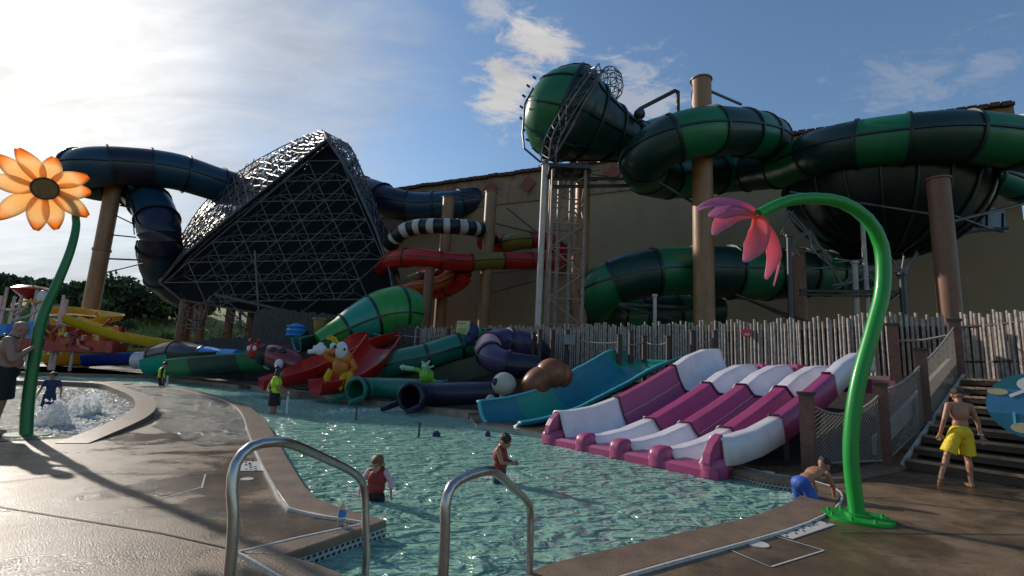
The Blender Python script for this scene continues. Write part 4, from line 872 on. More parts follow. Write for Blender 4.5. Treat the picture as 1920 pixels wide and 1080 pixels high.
tubeslide('tube_slide','dark blue tube with white band behind the navy raft slide',[P(*p) for p in((255,676,30),(285,674,30),(320,668,30.5),(360,660,31))],.5,[K['white'],K['royal'],K['royal']],seg=1.1,ring=.03,seam=False)
flume('open_slide','high zigzag yellow flume above the red play blocks',[P(*p) for p in((95,592,36),(140,590,35.5),(190,596,35),(205,602,34.5),(180,612,34),(140,618,33.5),(110,612,33.5))],.75,.5,[K['yellow']],seg=9)
flume('open_slide','long straight yellow flume sloping down to the right',[P(*p) for p in((125,606,29.6),(170,622,29.8),(230,640,30),(290,651,30.2),(335,658,30.5))],.6,.55,[K['yellow']],seg=9)
flume('open_slide','dark open half pipe mouth behind the red ladybird',[P(*p) for p in((560,660,25),(590,652,25.5),(605,640,26))],.7,.7,[K['gB']],seg=9,edge=K['teal'])
T=thing('barrel_bucket',P(558,640,26),'bright blue ribbed barrel beside the dark half pipe','barrel'); c=P(556,621,26); m=MB(); m.ell(c,(.5,.5,.42),nu=18,nv=8); m.build('barrel_body',K['sky'],T); m=MB()
for k in(-.22,0,.22): m.tube([c+V((math.cos(a)*.49,math.sin(a)*.49,k)) for a in [2*math.pi*i/20 for i in range(21)]],.05,5)
m.build('barrel_hoop',K['sky'],T)
m=MB(); q=P(600,640,25.8); m.bar(q,q+V((0,0,1.1)),.3,12,r2=.42); m.bar(q+V((0,0,1.1)),q+V((0,0,1.18)),.5,12); tag(m.build('planter_pot',K['olive']),'olive yellow flared pot left of the green funnel slide','pot')
# ladybird
T=thing('ladybird_statue',P(500,690,23.5),'red ladybird statue with black spots lying beside the far green slide','statue')
c=P(535,676,23.5); rot=Euler((0,R(22),0)).to_matrix(); m=MB(); m.ell(c,(1.25,.75,.62),rot,nu=24,nv=14); m.build('wing_case',mat('ladybird_red',(.2,.012,.02),.3,coat=.5),T)
m=MB(); m.ell(P(497,665,23.4),(.42,.55,.5),nu=16,nv=10); m.ell(c-V((0,0,.2)),(1.2,.7,.5),rot,nu=16,nv=8); m.build('thorax',K['black'],T)
m=MB(); m.ell(P(479,658,23.2),(.36,.36,.38),nu=18,nv=12); 
for s in(-1,1): m.tube([P(481+s*3,646,23.2),P(478+s*6,639,23.1),P(476+s*8,637,23)],[.05,.05,.09],6)
hd_=m.build('head',K['red'],T); m=MB()
for dx_,dz in((-.17,.1),(.1,.12)): m.ell(P(479,658,23.2)+V((dx_,-.32,dz)),(.09,.05,.12),nu=10,nv=6)
m.build('eye',K['white'],hd_)
m=MB()
for dx_,dz in((-.5,.25),(.1,-.05),(.6,-.2),(-.1,.4)):
    q=c+rot@V((dx_,-.68*math.sqrt(max(.05,1-(dx_/1.25)**2-(dz/.7)**2)),dz)); m.ell(q,(.2,.1,.17),nu=12,nv=6)
m.build('spot',K['black'],T); m=MB(); m.ell(P(523,683,22.6),(.2,.2,.24),nu=12,nv=8); m.build('glove',K['white'],T)
# orange insect statue
T=thing('insect_statue',P(632,728,18.6),'orange insect statue with yellow legs and big white hands waving by the red slide','statue'); Ys=18.4
def PP(x,y,d=0): return P(x,y,Ys+d)
m=MB(); m.ell(PP(640,684),(.32,.26,.43),nu=16,nv=10); m.ell(PP(645,672),(.34,.28,.3),nu=14,nv=8); m.tube([PP(628,676),PP(616,670),PP(606,660)],[.15,.12,.09],8); m.tube([PP(658,676),PP(666,690),PP(655,698)],[.14,.12,.09],8); m.ell(PP(632,656),(.24,.24,.22),nu=14,nv=8); m.ell(PP(622,659,-.15),(.2,.18,.14),nu=12,nv=8); m.build('body',K['obug'],T)
m=MB()
for a in(((622,694),(613,708),(616,722),(605,727)),((645,697),(643,712),(637,726),(643,729)),((655,697),(656,712),(650,726),(656,729))): m.tube([PP(*q) for q in a],[.15,.14,.1,.13],8)
m.build('leg',K['yellow'],T); m=MB()
m.ell(PP(601,656),(.26,.14,.2),nu=12,nv=8); m.tube([PP(598,657),PP(586,659),PP(578,660)],[.1,.09,.08],7)
for q in((588,651),(597,645),(603,642),(609,649)): m.tube([PP(601,655),PP(*q)],[.09,.08],7)
m.build('hand',K['white'],T); m=MB(); m.ell(PP(640,657,-.2),(.24,.15,.32),nu=14,nv=10); m.ell(PP(624,649,-.2),(.11,.1,.13),nu=10,nv=8); m.build('eye',K['white'],T)
m=MB(); m.tube([PP(630,646),PP(622,636),PP(612,634)],.05,6); m.tube([PP(634,644),PP(628,634),PP(618,630)],.05,6); m.build('antenna',K['yellow'],T)
m=MB(); m.ell(PP(628,650,-.33),.06,nu=8,nv=6); m.ell(PP(646,655,-.36),.05,nu=8,nv=6); m.build('pupil',K['black'],T)
# green grasshopper like figure
T=thing('insect_statue',P(795,722,18.4),'small bright green insect statue reaching out over the sea green tube','statue'); Ys=18
m=MB(); m.ell(PP(800,704),(.28,.22,.26),nu=14,nv=8,wob=.3); m.tube([PP(793,700),PP(785,694),PP(775,692)],[.1,.09,.08],7); m.tube([PP(808,712),PP(818,716)],[.1,.06],6); m.build('body',K['lime'],T)
m=MB(); m.ell(PP(756,689),(.13,.1,.1),nu=10,nv=6); m.tube([PP(760,690),PP(776,692)],[.09,.09],7); m.build('claw',K['pgrn'],T); m=MB(); m.ell(PP(798,688),(.16,.14,.15),nu=10,nv=8,wob=.5); m.tube([PP(800,684),PP(806,676)],[.07,.04],6); m.tube([PP(794,684),PP(792,677)],[.06,.04],6); m.tube([PP(803,690),PP(814,686)],[.05,.04],6); m.build('claw',K['pgrn'],T)
# snail
T=thing('snail_statue',P(985,765,15.8),'snail statue with a glossy brown shell and pale round eye behind the teal slide','statue'); Ys=15.6
m=MB(); m.ell(PP(1009,716,.1),(.62,.48,.44),Euler((0,R(-42),0)).to_matrix(),nu=28,nv=18); m.build('shell_whorl',K['shell'],T,ang=80)
m=MB(); m.ell(PP(1034,700,.12),(.5,.44,.47),nu=24,nv=16); m.build('shell_whorl',K['shell'],T,ang=80)
m=MB(); m.ell(PP(1054,704,.2),(.34,.32,.38),nu=20,nv=14); m.build('shell_whorl',K['shell'],T,ang=80)
m=MB(); m.tube([PP(1040,765,.3),PP(990,765,.1),PP(945,768),PP(925,762)],[.2,.24,.22,.15],10); m.tube([PP(940,760),PP(942,742),PP(946,730)],[.12,.09,.1],8); m.ell(PP(920,750),(.16,.15,.17),nu=12,nv=8); m.tube([PP(930,760),PP(922,752)],[.1,.1],7); m.build('body',K['cream'],T)
m=MB(); m.ell(PP(945,720),(.38,.36,.36),nu=20,nv=12); e_=m.build('eyeball',K['cream'],T); m=MB(); m.ell(PP(930,716,-.2),(.12,.1,.12),nu=10,nv=8); m.build('pupil',K['cnavy'],e_)
# ------------------------------------------------------------------ play structure at far left
T=thing('play_tower',P(110,655,31),'crowded red and pink water play tower with posts and blocks at far left','play structure')
Yp=31; m=MB()
for x,y,w_,h_ in((110,625,1.5,.9),(100,648,2.6,.7),(165,645,2.6,1.),(200,650,1.6,.7),(140,632,1.2,.8)): m.box(P(x,y,Yp+random.uniform(-.6,.8)),(w_,1.3,h_),random.uniform(-.3,.3))
m.build('red_block',gel('faded_red_block',(.42,.05,.035),var=.4,dirt=.5),T,smooth=False)
m=MB(); 
for x in(2,14,28,42,70,82,120,126,150): a=P(x,random.uniform(535,600),Yp-.5); m.bar((a.x,a.y,0),a,.09,7)
for a,b in(((0,578),(40,578)),((28,590),(60,560)),((25,600),(75,580)),((100,598),(130,610)),((118,610),(140,645)),((60,600),(90,640))): m.tube([P(*a,Yp-.6),P((a[0]+b[0])/2,(a[1]+b[1])/2+4,Yp-.7),P(*b,Yp-.6)],.07,6)
m.build('frame_pole',mat('pinkish_white_pole',(.55,.42,.4),.4,dirt=.3),T)
fm=[gel('rose_panel',(.5,.16,.13)),gel('cream_panel',(.6,.5,.42)),gel('plum_panel',(.16,.03,.05)),K['yellow'],K['orange']]
for i in range(34):
    a=P(random.uniform(80,235),random.uniform(612,655),Yp-1+random.uniform(-.4,.4)); m=MB()
    if i%3: m.box(a,(random.uniform(.15,.7),.15,random.uniform(.12,.45)),random.uniform(-.5,.5),ry=random.uniform(-.5,.5))
    else: m.tube([a,a+V((random.uniform(-.6,.6),0,random.uniform(.1,.6))),a+V((random.uniform(-.9,.9),0,random.uniform(-.3,.2)))],.07,7)
    m.build('spray_fitting',fm[i%5],T,smooth=bool(i%3==0))
m=MB(); m.box(P(58,618,Yp-1),(1.,.5,.9)); m.build('blue_panel',K['sky'],T,smooth=False); m=MB(); m.box(P(0,618,Yp-1),(1.2,.5,.7)); m.build('blue_panel',K['sky'],T,smooth=False)
T=thing('tipping_bucket',P(60,575,31),'red umbrella shaped dish above the play tower','bucket'); m=MB(); c=P(60,548,31); rows=[]
for r_,z_ in((.05,-.55),(.35,-.45),(.75,-.1),(1.05,.15),(.7,.35),(.1,.42)): rows.append([c+V((math.cos(a)*r_,math.sin(a)*r_,z_)) for a in [2*math.pi*j/18 for j in range(18)]])
m.grid(rows,cu=True,cap=True); m.build('dish',K['red'],T); m=MB(); m.bar(V((c.x,c.y,0)),c-V((0,0,.4)),.08,7); m.tube([c+V((0,0,.4)),c+V((-.3,0,.9)),c+V((-.6,0,1.0))],.05,6); m.build('stem',K['stemd'],T)
T=thing('leaf_shade',P(72,650,30.5),'yellow leaf shaped sprinkler with two wings and a white knob','sprinkler'); m=MB()
for s in(-1,1):
    a=P(74,568,30.5); tip=P(74+s*(36 if s<0 else 26),566 if s<0 else 564,30.5); rows=[]
    for i in range(9):
        t=i/8; w_=.34*math.sin(math.pi*min(1,t*.9+.08)); q=a.lerp(tip,t)+V((0,0,.18*math.sin(math.pi*t))); rows.append([q+V((0,-w_*1.2,-w_*.5)),q,q+V((0,w_*1.2,w_*.5))])
    m.grid(rows)
o=m.build('leaf_wing',K['yellow'],T); o.modifiers.new('s','SOLIDIFY').thickness=.05
m=MB(); a=P(74,568,30.5); m.bar((a.x,a.y,0),a,.09,8); m.ell(a+V((.1,0,.35)),(.3,.3,.45),nu=12,nv=8); m.build('white_knob',K['white'],T)
# yellow bracket etc: small items in pool
for i,(x,y0,y1) in enumerate(((785,795,820),(524,745,762),(667,764,788),(1108,0,0))):
    if not y0: continue
    q=G(x,y1,-.12); h=P(x,y0,q.y).z; m=MB(); m.bar((q.x,q.y,-.6),(q.x,q.y,h),.025,6); m.bar((q.x,q.y,h),(q.x,q.y,h+.03),.035,6); tag(m.build('thin_pool_post',K['dark_steel']),'thin dark post standing in the pool water','post','thin posts standing in the pool')
for i,(x,y,w_) in enumerate(((818,818,.17),(914,818,.12),(738,762,.12),(748,763,.12),(792,762,.12),(585,742,.1),(597,743,.1),(645,742,.1))):
    q=G(x,y,-.12); m=MB(); m.box(q+V((0,0,.03)),(w_,.1,.1),.2); m.box(q+V((0,0,.09)),(w_*.6,.08,.05),.2); tag(m.build('lane_float',K['cnavy']),'small dark float bobbing on the pool surface','float','small dark floats on the pool')
# ------------------------------------------------------------------ stairs, posts, nets
S0=G(1685,872); S0=V((7.15,9.15,0)); du=V((.82,.57,0)).normalized(); dv=V((.57,-.82,0)).normalized(); NS=9; TR=.46; RI=.19
T=thing('staircase',S0,'wide wet brown staircase climbing to the slide platform at right','stairs'); m=MB(); m2=MB(); WD=6.
for k in range(NS):
    a=S0+du*(k*TR); z0=(k)*RI; z1=(k+1)*RI
    q=[a,a+dv*WD,a+dv*WD+du*TR*1.02,a+du*TR*1.02]; m.prism([V((p.x,p.y,z1-.045)) for p in q],V((0,0,-.1 if k else -.14)))
    n_=[a-du*.02,a+dv*WD-du*.02,a+dv*WD+du*.05,a+du*.05]; m2.prism([V((p.x,p.y,z1-.045)) for p in n_],V((0,0,.047)))
    n_=[a+du*.052,a+dv*WD+du*.052,a+dv*WD+du*TR,a+du*TR]; m.prism([V((p.x,p.y,z1-.045)) for p in n_],V((0,0,.04)))
m.build('tread',K['step'],T,smooth=False); m2.build('step_edge',K['nose'],T,smooth=False)
tp=S0+du*(NS*TR); m=MB(); m.prism([V((p.x,p.y,NS*RI)) for p in(tp,tp+dv*WD,tp+dv*WD+du*3,tp+du*3)],V((0,0,-.1))); m.prism([V((p.x,p.y,NS*RI)) for p in(tp,tp-dv*3.5,tp-dv*3.5+du*3,tp+du*3)],V((0,0,-.12))); m.build('landing',K['cop'],T,smooth=False)
m=MB(); q=[S0+du*.02,S0+du*.02+dv*WD,tp+dv*WD,tp]; k=len(m.v); m.v+=[V((q[0].x,q[0].y,-.02)),V((q[1].x,q[1].y,-.02)),V((q[2].x,q[2].y,NS*RI-.2)),V((q[3].x,q[3].y,NS*RI-.2))]; m.face((0,1,2,3)); m.build('carriage',K['mulch'],T,smooth=False)
def tpost(p,h,w_,label,z0=0.):
    m=MB(); m.box((p.x,p.y,(z0+h)/2),(w_,w_,h-z0),.9); T=thing('newel_post',(p.x,p.y,z0),label,'post'); m.build('shaft',K['post'],T,smooth=False); m=MB(); m.box((p.x,p.y,h+.02),(w_+.05,w_+.05,.05),.9); m.build('cap',K['dpost'],T,smooth=False); return V((p.x,p.y,h))
p1=G(1518,884); p1.z=0; h1=P(1518,740,p1.y).z
p2=S0-dv*.25-du*.15; h2=P(1660,722,p2.y).z
def along(k): return S0-dv*.15+du*k
p3=along(1.75); 
def hp(p,py,px): return P(px,py,p.y).z
p4=along(4.25)
tpost(p1,h1,.2,'lone brown timber post with netting at the foot of the magenta slide'); tpost(p2,h2,.2,'brown newel post at the bottom of the stair netting')
tpost(p3,hp(p3,657,1735),.2,'brown newel post halfway up the stair netting'); tpost(p4,hp(p4,603,1805),.22,'tall brown newel post at the top of the stairs',z0=0)
p5=P(1675,640,12.6); p5.z=1.6; tpost(p5,hp(p5,610,1678),.24,'brown post on the platform behind the green flower stem',z0=1.0)
p6=P(1700,640,12.2)
def net(a0_,a1,b0_,b1,sag,label,nu=44,nv=26):
    """a0/a1 bottom/top left, b0/b1 bottom/top right"""
    T=thing('rope_net',(a0_+b0_)/2,label,'net'); m=MB(); g=[]
    for i in range(nu+1):
        t=i/nu; lo=a0_.lerp(b0_,t)+V((0,0,.0)); hi_=a1.lerp(b1,t)-V((0,0,sag*4*t*(1-t))); g.append([lo.lerp(hi_,j/nv) for j in range(nv+1)])
    for i in range(nu+1):
        for j in range(nv+1):
            if i<nu and j<nv:
                if (i+j)%2: m.bar(g[i][j],g[i+1][j+1],.0055,3)
                else: m.bar(g[i+1][j],g[i][j+1],.0055,3)
                if (i+j)%2: m.bar(g[i+1][j],g[i][j+1],.0035,3)
    m.build('mesh',K['rope'],T); m=MB(); m.tube([r[-1] for r in g],.022,6); m.tube([r[0] for r in g],.015,6); m.build('top_rope',K['rope'],T)
Z=lambda p,z:V((p.x,p.y,z))
net(Z(p1,.12),Z(p1,h1-.12),Z(p2,.12),Z(p2,h2-.15),.28,'sagging rope net between the two lowest posts')
net(Z(p2,.1),Z(p2,h2-.12),Z(p3,.75),Z(p3,hp(p3,657,1735)-.3),.08,'rope net along the lower half of the stairs',36,22)
net(Z(p3,.75),Z(p3,hp(p3,657,1735)-.3),Z(p4,1.75),Z(p4,hp(p4,603,1805)-.12),.06,'rope net along the upper half of the stairs',50,22)
m=MB()
for a,b,dz in((p2,p4,0),):
    A_=Z(a,.18)-dv*.12;B_=Z(b,1.85)-dv*.12; d=(B_-A_); m.prism([A_,B_,B_+V((0,0,.32)),A_+V((0,0,.32))],-dv*.08)
tag(m.build('stair_stringer',K['beam'],smooth=False),'pale slanting timber beam behind the stair netting','beam')
m=MB(); A_=Z(S0,.06)-dv*.02;B_=Z(S0+du*4.2,1.78)-dv*.02; m.prism([A_,B_,B_+V((0,0,.05)),A_+V((0,0,.05))],-dv*.06); tag(m.build('stair_edge_strip',K['paint'],smooth=False),'thin pale metal strip running up the left edge of the stairs','strip')
m=MB(); m.tube([Z(p5,2.6),Z(p5,2.6).lerp(Z(p4,2.75),.5)-V((0,0,.06)),Z(p4,2.75)],.03,6); tag(m.build('rope_rail',K['rope']),'pale rope rail linking the two tall posts before the bamboo fence','rope')
# rock wedge at stair foot
m=MB(); q=[G(*p) for p in((1530,905),(1600,885),(1668,868),(1725,872),(1690,885),(1600,903))]; m.prism([V((p.x,p.y,.004)) for p in q],V((0,0,.05))); tag(m.build('concrete_apron',K['cop'],smooth=False),kind='structure')
# ------------------------------------------------------------------ round sign
c=P(1946,763,7.6); T=thing('round_sign',(c.x,c.y,0),'round turquoise seaside sign partly out of frame at the right edge','sign'); f=(EYE-c); f.z=0; f.normalize(); sx=V((-f.y,f.x,0)); sx=sx if sx.x>0 else -sx; upz=V((0,0,1))
def disc(nm,pts,dz,mt,par): 
    m=MB(); m.prism([c+sx*x+upz*y+f*dz for x,y in pts],-f*.004 if dz>.0 else -f*.04); return m.build(nm,mt,par,smooth=False)
rr=.57; circ=lambda cx,cy,rx_,ry,n=36:[(cx+rx_*math.cos(2*math.pi*i/n),cy+ry*math.sin(2*math.pi*i/n)) for i in range(n)]
m=MB(); m.prism([c+sx*x+upz*y for x,y in circ(0,0,rr,rr*.88)],-f*.05); bd=m.build('sign_board',mat('turquoise_sign',(.01,.13,.17),.4),T,smooth=False)
def half(y0,y1):
    return [(x,y) for x,y in circ(0,0,rr*.985,rr*.865,72) if y0<=y<=y1]
disc('blue_panel',half(-.5,.27),.006,mat('sign_blue',(.03,.17,.33),.4),bd); disc('sea_band',half(-.5,-.12),.011,mat('sign_sea',(.01,.12,.2),.4),bd)
sand=mat('sign_sand',(.45,.38,.2),.5); disc('sand_patch',circ(-.42,.2,.12,.05,16),.016,sand,bd); disc('sand_patch',circ(-.16,-.33,.16,.08,16),.017,sand,bd); disc('cloud_patch',circ(.0,.33,.2,.12,20),.016,K['white'],bd); disc('white_streak',[(-.3,.16),(-.12,.26),(-.1,.22),(-.28,.12)],.017,K['white'],bd); disc('white_streak',[(-.28,-.1),(-.25,-.1),(-.25,-.3),(-.28,-.3)],.018,K['aqua'],bd)
m=MB(); q=c+sx*.15-f*.1; m.bar((q.x,q.y,0),q,.05,8); m.build('post',K['dark_steel'],T)
# ------------------------------------------------------------------ hand rails
def rail(pts,label):
    s=spline(pts,.04); T=thing('hand_rail',(pts[0].x,pts[0].y,0),label,'handrail','steel handrails of the pool entry'); m=MB(); m.tube(s,.0255,16); m.build('rail_tube',K['rail'],T)
    m=MB(); 
    for p in(pts[0],pts[-1]): m.bar(V((p.x,p.y,p.z)),V((p.x,p.y,p.z+.015)),.055,16)
    m.build('escutcheon',K['rail'],T)
def straight(a,b,n=3): return [a.lerp(b,i/n) for i in range(n+1)]
A1=P(437,1078,2.42); b0_=V((A1.x,A1.y,0.02)); 
rail([b0_,P(437,1000,2.42),P(435,920,2.42),P(442,870,2.44),P(470,838,2.5),P(510,829,2.6),P(550,834,2.75),P(610,860,3.1),P(655,882,3.5),P(676,900,3.66),P(684,930,3.7),P(686,990,3.7),P(687,1050,3.7),V((P(687,1050,3.7).x,3.7,-.3))],'left steel handrail beside the water bottle')
A2=P(834,1075,2.5); rail([V((A2.x,2.5,.02)),P(834,1010,2.5),P(835,950,2.5),P(846,912,2.53),P(878,892,2.65),P(915,883,2.8),P(935,890,2.95),P(965,918,3.35),P(985,936,3.62),P(994,958,3.7),P(994,1020,3.7),V((P(994,1070,3.7).x,3.7,-.3))],'right steel handrail standing in front of the pool water')
# ------------------------------------------------------------------ bottle
q=G(639,992); T=thing('water_bottle',q+V((0,0,.022)),'clear plastic water bottle with a blue label on the coping corner','bottle'); m=MB(); rows=[]
for r_,z_ in((.001,0),(.031,0),(.033,.01),(.033,.05),(.030,.06),(.033,.07),(.033,.135),(.025,.165),(.013,.18),(.013,.2)): rows.append([q+V((math.cos(a)*r_,math.sin(a)*r_,z_+.022)) for a in [2*math.pi*j/16 for j in range(16)]])
gm=mat('clear_plastic',(.8,.85,.9),.08); gm.node_tree.nodes['Principled BSDF'].inputs['Transmission Weight'].default_value=.85; gm.node_tree.nodes['Principled BSDF'].inputs['IOR'].default_value=1.1
m.grid(rows,cu=True); m.build('bottle_body',gm,T); m=MB(); m.bar(q+V((0,0,.1)),q+V((0,0,.145)),.0345,16); m.build('label_band',K['sky'],T); m=MB(); m.bar(q+V((0,0,.222)),q+V((0,0,.236)),.015,12); m.build('cap',K['white'],T)
# ------------------------------------------------------------------ flowers
def petal(c_,d,nrm,L_,W_,curl,n=14,th=.008,bend=0.):
    d=d.normalized(); side=d.cross(nrm).normalized(); m=MB(); rows=[]
    for i in range(n+1):
        t=i/n; w_=W_*(.22+.78*math.sin(math.pi*min(1,t*.9+.02))**1.0) if t<.55 else W_*math.sin(math.pi*min(1,t*.9+.05))**.75; w_=max(w_,.01); ce=c_+d*(L_*t)+nrm*(curl*t*t)+side*(bend*t*t)
        rows.append([ce+side*(w_*s)+nrm*(W_*.28*(s*s)) for s in(-1,-.6,-.2,.2,.6,1)])
    return rows
def flower(loc,c_,nrm,R_,n,mt,core,label,stem,sr,smt,petL,curl,arcs=None,W_=.24,r0_=.2):
    T=thing('spray_flower',loc,label,'flower','giant metal spray flowers'); s=spline(stem,.12,sr); m=MB(); m.tube(s[0],s[1],20); m.build('stem',smt,T)
    a=nrm.orthogonal().normalized() if abs(nrm.z)>.9 else V((0,0,1)).cross(nrm).normalized(); b=nrm.cross(a)
    for k in range(n):
        ang=arcs[k] if arcs else 2*math.pi*k/n+.2; d=a*math.cos(ang)+b*math.sin(ang); tilt=nrm*(.10 if k%2 else -.02)
        m=MB(); m.grid(petal(c_+d*r0_*.6+nrm*(.02 if k%2 else -.02),d+tilt,nrm,petL*(1+.07*math.sin(k*2.3))*(1-.16*d.x-.10*d.z),W_,curl,bend=.12*math.sin(k*1.7))); o=m.build('petal',mt,T,ang=80,uv=lambda p,i:((i//6)/14,(i%6)/5)); o.modifiers.new('s','SOLIDIFY').thickness=.012
    if core:
        m=MB(); m.bar(c_-nrm*.02,c_+nrm*.09,core,32); m.build('flower_centre',K['core'],T)
        m=MB(); rm=[c_+nrm*.09+a*math.cos(t)*core+b*math.sin(t)*core for t in [2*math.pi*i/36 for i in range(37)]]; m.tube(rm,.014,6); m.build('centre_rim',K['black'],T)
    return T
b1=G(49,816); Y1=b1.y; c1=P(83,355,Y1-.15); nr=(EYE-c1); nr.z*=.3; nr=nr.normalized(); nr=(nr+V((.12,0,0))).normalized()
st=[V((b1.x,b1.y,0)),P(52,760,Y1),P(60,700,Y1),P(78,600,Y1),P(108,530,Y1+.1),P(132,470,Y1+.15),P(143,420,Y1+.2),P(136,385,Y1+.2),P(115,362,Y1+.1),P(95,355,Y1)]
T=flower(b1,c1,nr,.7,10,K['pet'],.175,'giant orange daisy sprayer with brown centre on a green stem at left',st,[.085,.083,.08,.074,.068,.062,.056,.052,.05,.05],K['stemd'],.60,.08,W_=.15,r0_=.12)
m=MB(); m.bar(V((b1.x,b1.y,.001)),V((b1.x,b1.y,.02)),.3,28); m.build('base_plate',K['stemd'],T)
b2=G(1608,972); Y2=b2.y; c2=P(1418,402,Y2-.25); nr2=(V((-.78,-.25,-.55))).normalized()
st=[V((b2.x,b2.y,0)),P(1603,930,Y2),P(1596,870,Y2),P(1597,800,Y2),P(1610,715,Y2),P(1636,620,Y2),P(1655,540,Y2),P(1652,460,Y2),P(1625,410,Y2-.05),P(1580,380,Y2-.1),P(1530,372,Y2-.15),P(1480,376,Y2-.2),P(1440,392,Y2-.23),P(1422,402,Y2-.25)]
T=flower(b2,c2,nr2,.7,0,K['petp'],None,'drooping pink petalled sprayer on a tall arching green stem at right',st,[.078,.078,.078,.078,.08,.08,.08,.078,.074,.07,.066,.063,.06,.058],K['stemg'],.62,.42,W_=.17,r0_=.05)
def cpetal(pts,wd,mt,face,cup=.25):
    c_,w_=spline([P(x,y,Y2-.25+d) for x,y,d in pts],.03,wd); m=MB(); rows=[]; n_=len(c_)
    for i,p in enumerate(c_):
        t=(c_[min(i+1,n_-1)]-c_[max(i-1,0)]).normalized(); sd=t.cross(face).normalized(); up_=sd.cross(t)
        rows.append([p+sd*(w_[i]*q)-up_*(cup*w_[i]*(1-q*q)) for q in(-1,-.6,-.2,.2,.6,1)])
    m.grid(rows); o=m.build('petal',mt,T,ang=80,uv=lambda p,i:((i//6)/(n_-1),(i%6)/5)); o.modifiers.new('s','SOLIDIFY').thickness=.01
fc_=(EYE-c2).normalized()
cpetal([(1420,400,0),(1392,384,-.02),(1350,378,.0),(1318,386,.05),(1303,396,.1)],[.03,.07,.085,.05,.008],K['petv'],(fc_+V((0,0,.9))).normalized())
cpetal([(1418,402,0),(1385,394,-.1),(1352,398,-.16),(1330,404,-.2)],[.03,.07,.09,.01],K['petv'],(fc_+V((0,0,.5))).normalized())
cpetal([(1418,404,0),(1385,402,-.14),(1355,416,-.24),(1338,440,-.3)],[.03,.075,.095,.012],K['petp'],(fc_+V((.2,0,.6))).normalized())
cpetal([(1419,404,0),(1424,430,-.12),(1415,462,-.18),(1396,490,-.18)],[.04,.11,.115,.015],K['petp'],(fc_+V((-.1,0,.1))).normalized())
cpetal([(1421,404,0),(1443,440,-.04),(1452,478,-.04),(1437,523,-.06)],[.03,.075,.09,.012],K['petp'],(fc_+V((.5,0,.2))).normalized())
cpetal([(1422,403,0),(1450,440,.1),(1462,482,.14),(1450,536,.1)],[.03,.06,.06,.01],K['petp'],(fc_+V((1.4,.3,.2))).normalized())
cpetal([(1420,400,0),(1400,386,.16),(1372,384,.3),(1350,394,.4)],[.03,.06,.08,.01],K['petv'],(fc_+V((0,0,1.2))).normalized())
m=MB(); m.bar(V((b2.x,b2.y,.001)),V((b2.x,b2.y,.03)),.33,36); m.bar(V((b2.x,b2.y,.03)),V((b2.x,b2.y,.06)),.12,28)
for k in range(8): a=k*math.pi/4; m.bar(V((b2.x+.27*math.cos(a),b2.y+.27*math.sin(a),.03)),V((b2.x+.27*math.cos(a),b2.y+.27*math.sin(a),.06)),.018,6)
m.build('base_plate',K['stemg'],T)
# ------------------------------------------------------------------ water bubblers and foam
for x,y,y1,w_,lb in((98,798,752,.27,'nearest white foaming water mound in the splash pad'),(148,780,738,.2,'tall white foaming water jet behind the nearest mound'),(170,775,735,.17,'rightmost white water jet in the splash pad')):
    q=G(x,y); h=P(x,y1,q.y).z; m=MB(); rnd=random.Random(int(x)); rows=[]
    for i in range(15):
        t=i/14; r_=(w_*(1-t**2.6)**.8*(1-.3*t)+.01)*.9; rows.append([q+V((math.cos(a)*r_*(1+.55*noise.noise(V((math.cos(a)*2,math.sin(a)*2,t*4+x)))),math.sin(a)*r_,h*t)) for a in [2*math.pi*j/28 for j in range(28)]])
    m.grid(rows,cu=True,cap=True)
    for i in range(420): a=rnd.uniform(0,6.28); t=rnd.random(); r_=w_*(1.1-t*.6)*rnd.uniform(.75,1.35); m.ell(q+V((math.cos(a)*r_,math.sin(a)*r_,h*t*rnd.uniform(.1,1.18))),rnd.uniform(.005,.02),nu=6,nv=4)
    tag(m.build('water_jet',K['foam']),lb,'water jet')
m=MB(); rnd=random.Random(8)
def foam(pts,w_,n):
    for i in range(n):
        t=rnd.random()*(len(pts)-1); k=int(t); a=G(*pts[k],-.12);b=G(*pts[k+1],-.12); p=a.lerp(b,t-k)+V((rnd.gauss(0,w_),rnd.gauss(0,w_),.004)); m.ell(p,(rnd.uniform(.015,.07),rnd.uniform(.01,.035),rnd.uniform(.004,.010)),nu=7,nv=4)
foam([(520,752),(600,750),(650,748),(700,755)],.26,340); foam([(600,772),(700,768),(760,768),(800,771)],.24,320); foam([(890,800),(940,806),(985,812)],.12,150); foam([(1040,838),(1150,858),(1330,895)],.05,130); foam([(450,735),(520,742)],.15,150)
for cx_,cy_,n_ in((705,921,70),(936,893,60),(508,772,60),(303,722,50),(1495,934,50)):
    c_=G(cx_,cy_,-.12)
    for i in range(n_): a=rnd.uniform(0,6.28); r_=rnd.gauss(.24,.07); m.ell(c_+V((math.cos(a)*r_,math.sin(a)*r_,.003)),(rnd.uniform(.01,.04),rnd.uniform(.006,.02),.004),nu=6,nv=3)
tag(m.build('pool_foam',K['foam']),'white foam flecks floating where the slides enter the pool','foam',kind='stuff')
m=MB()
for i in range(1500):
    x=rnd.uniform(60,300);y=rnd.uniform(732,815); p=G(x,y); 
    if inside(V((p.x,p.y,0)),pad): m.ell(p+V((0,0,.015)),(rnd.uniform(.012,.06),rnd.uniform(.01,.04),rnd.uniform(.008,.035)),nu=6,nv=4)
tag(m.build('splash_foam',K['foam']),'white churning foam around the jets in the splash pad','foam',kind='stuff')
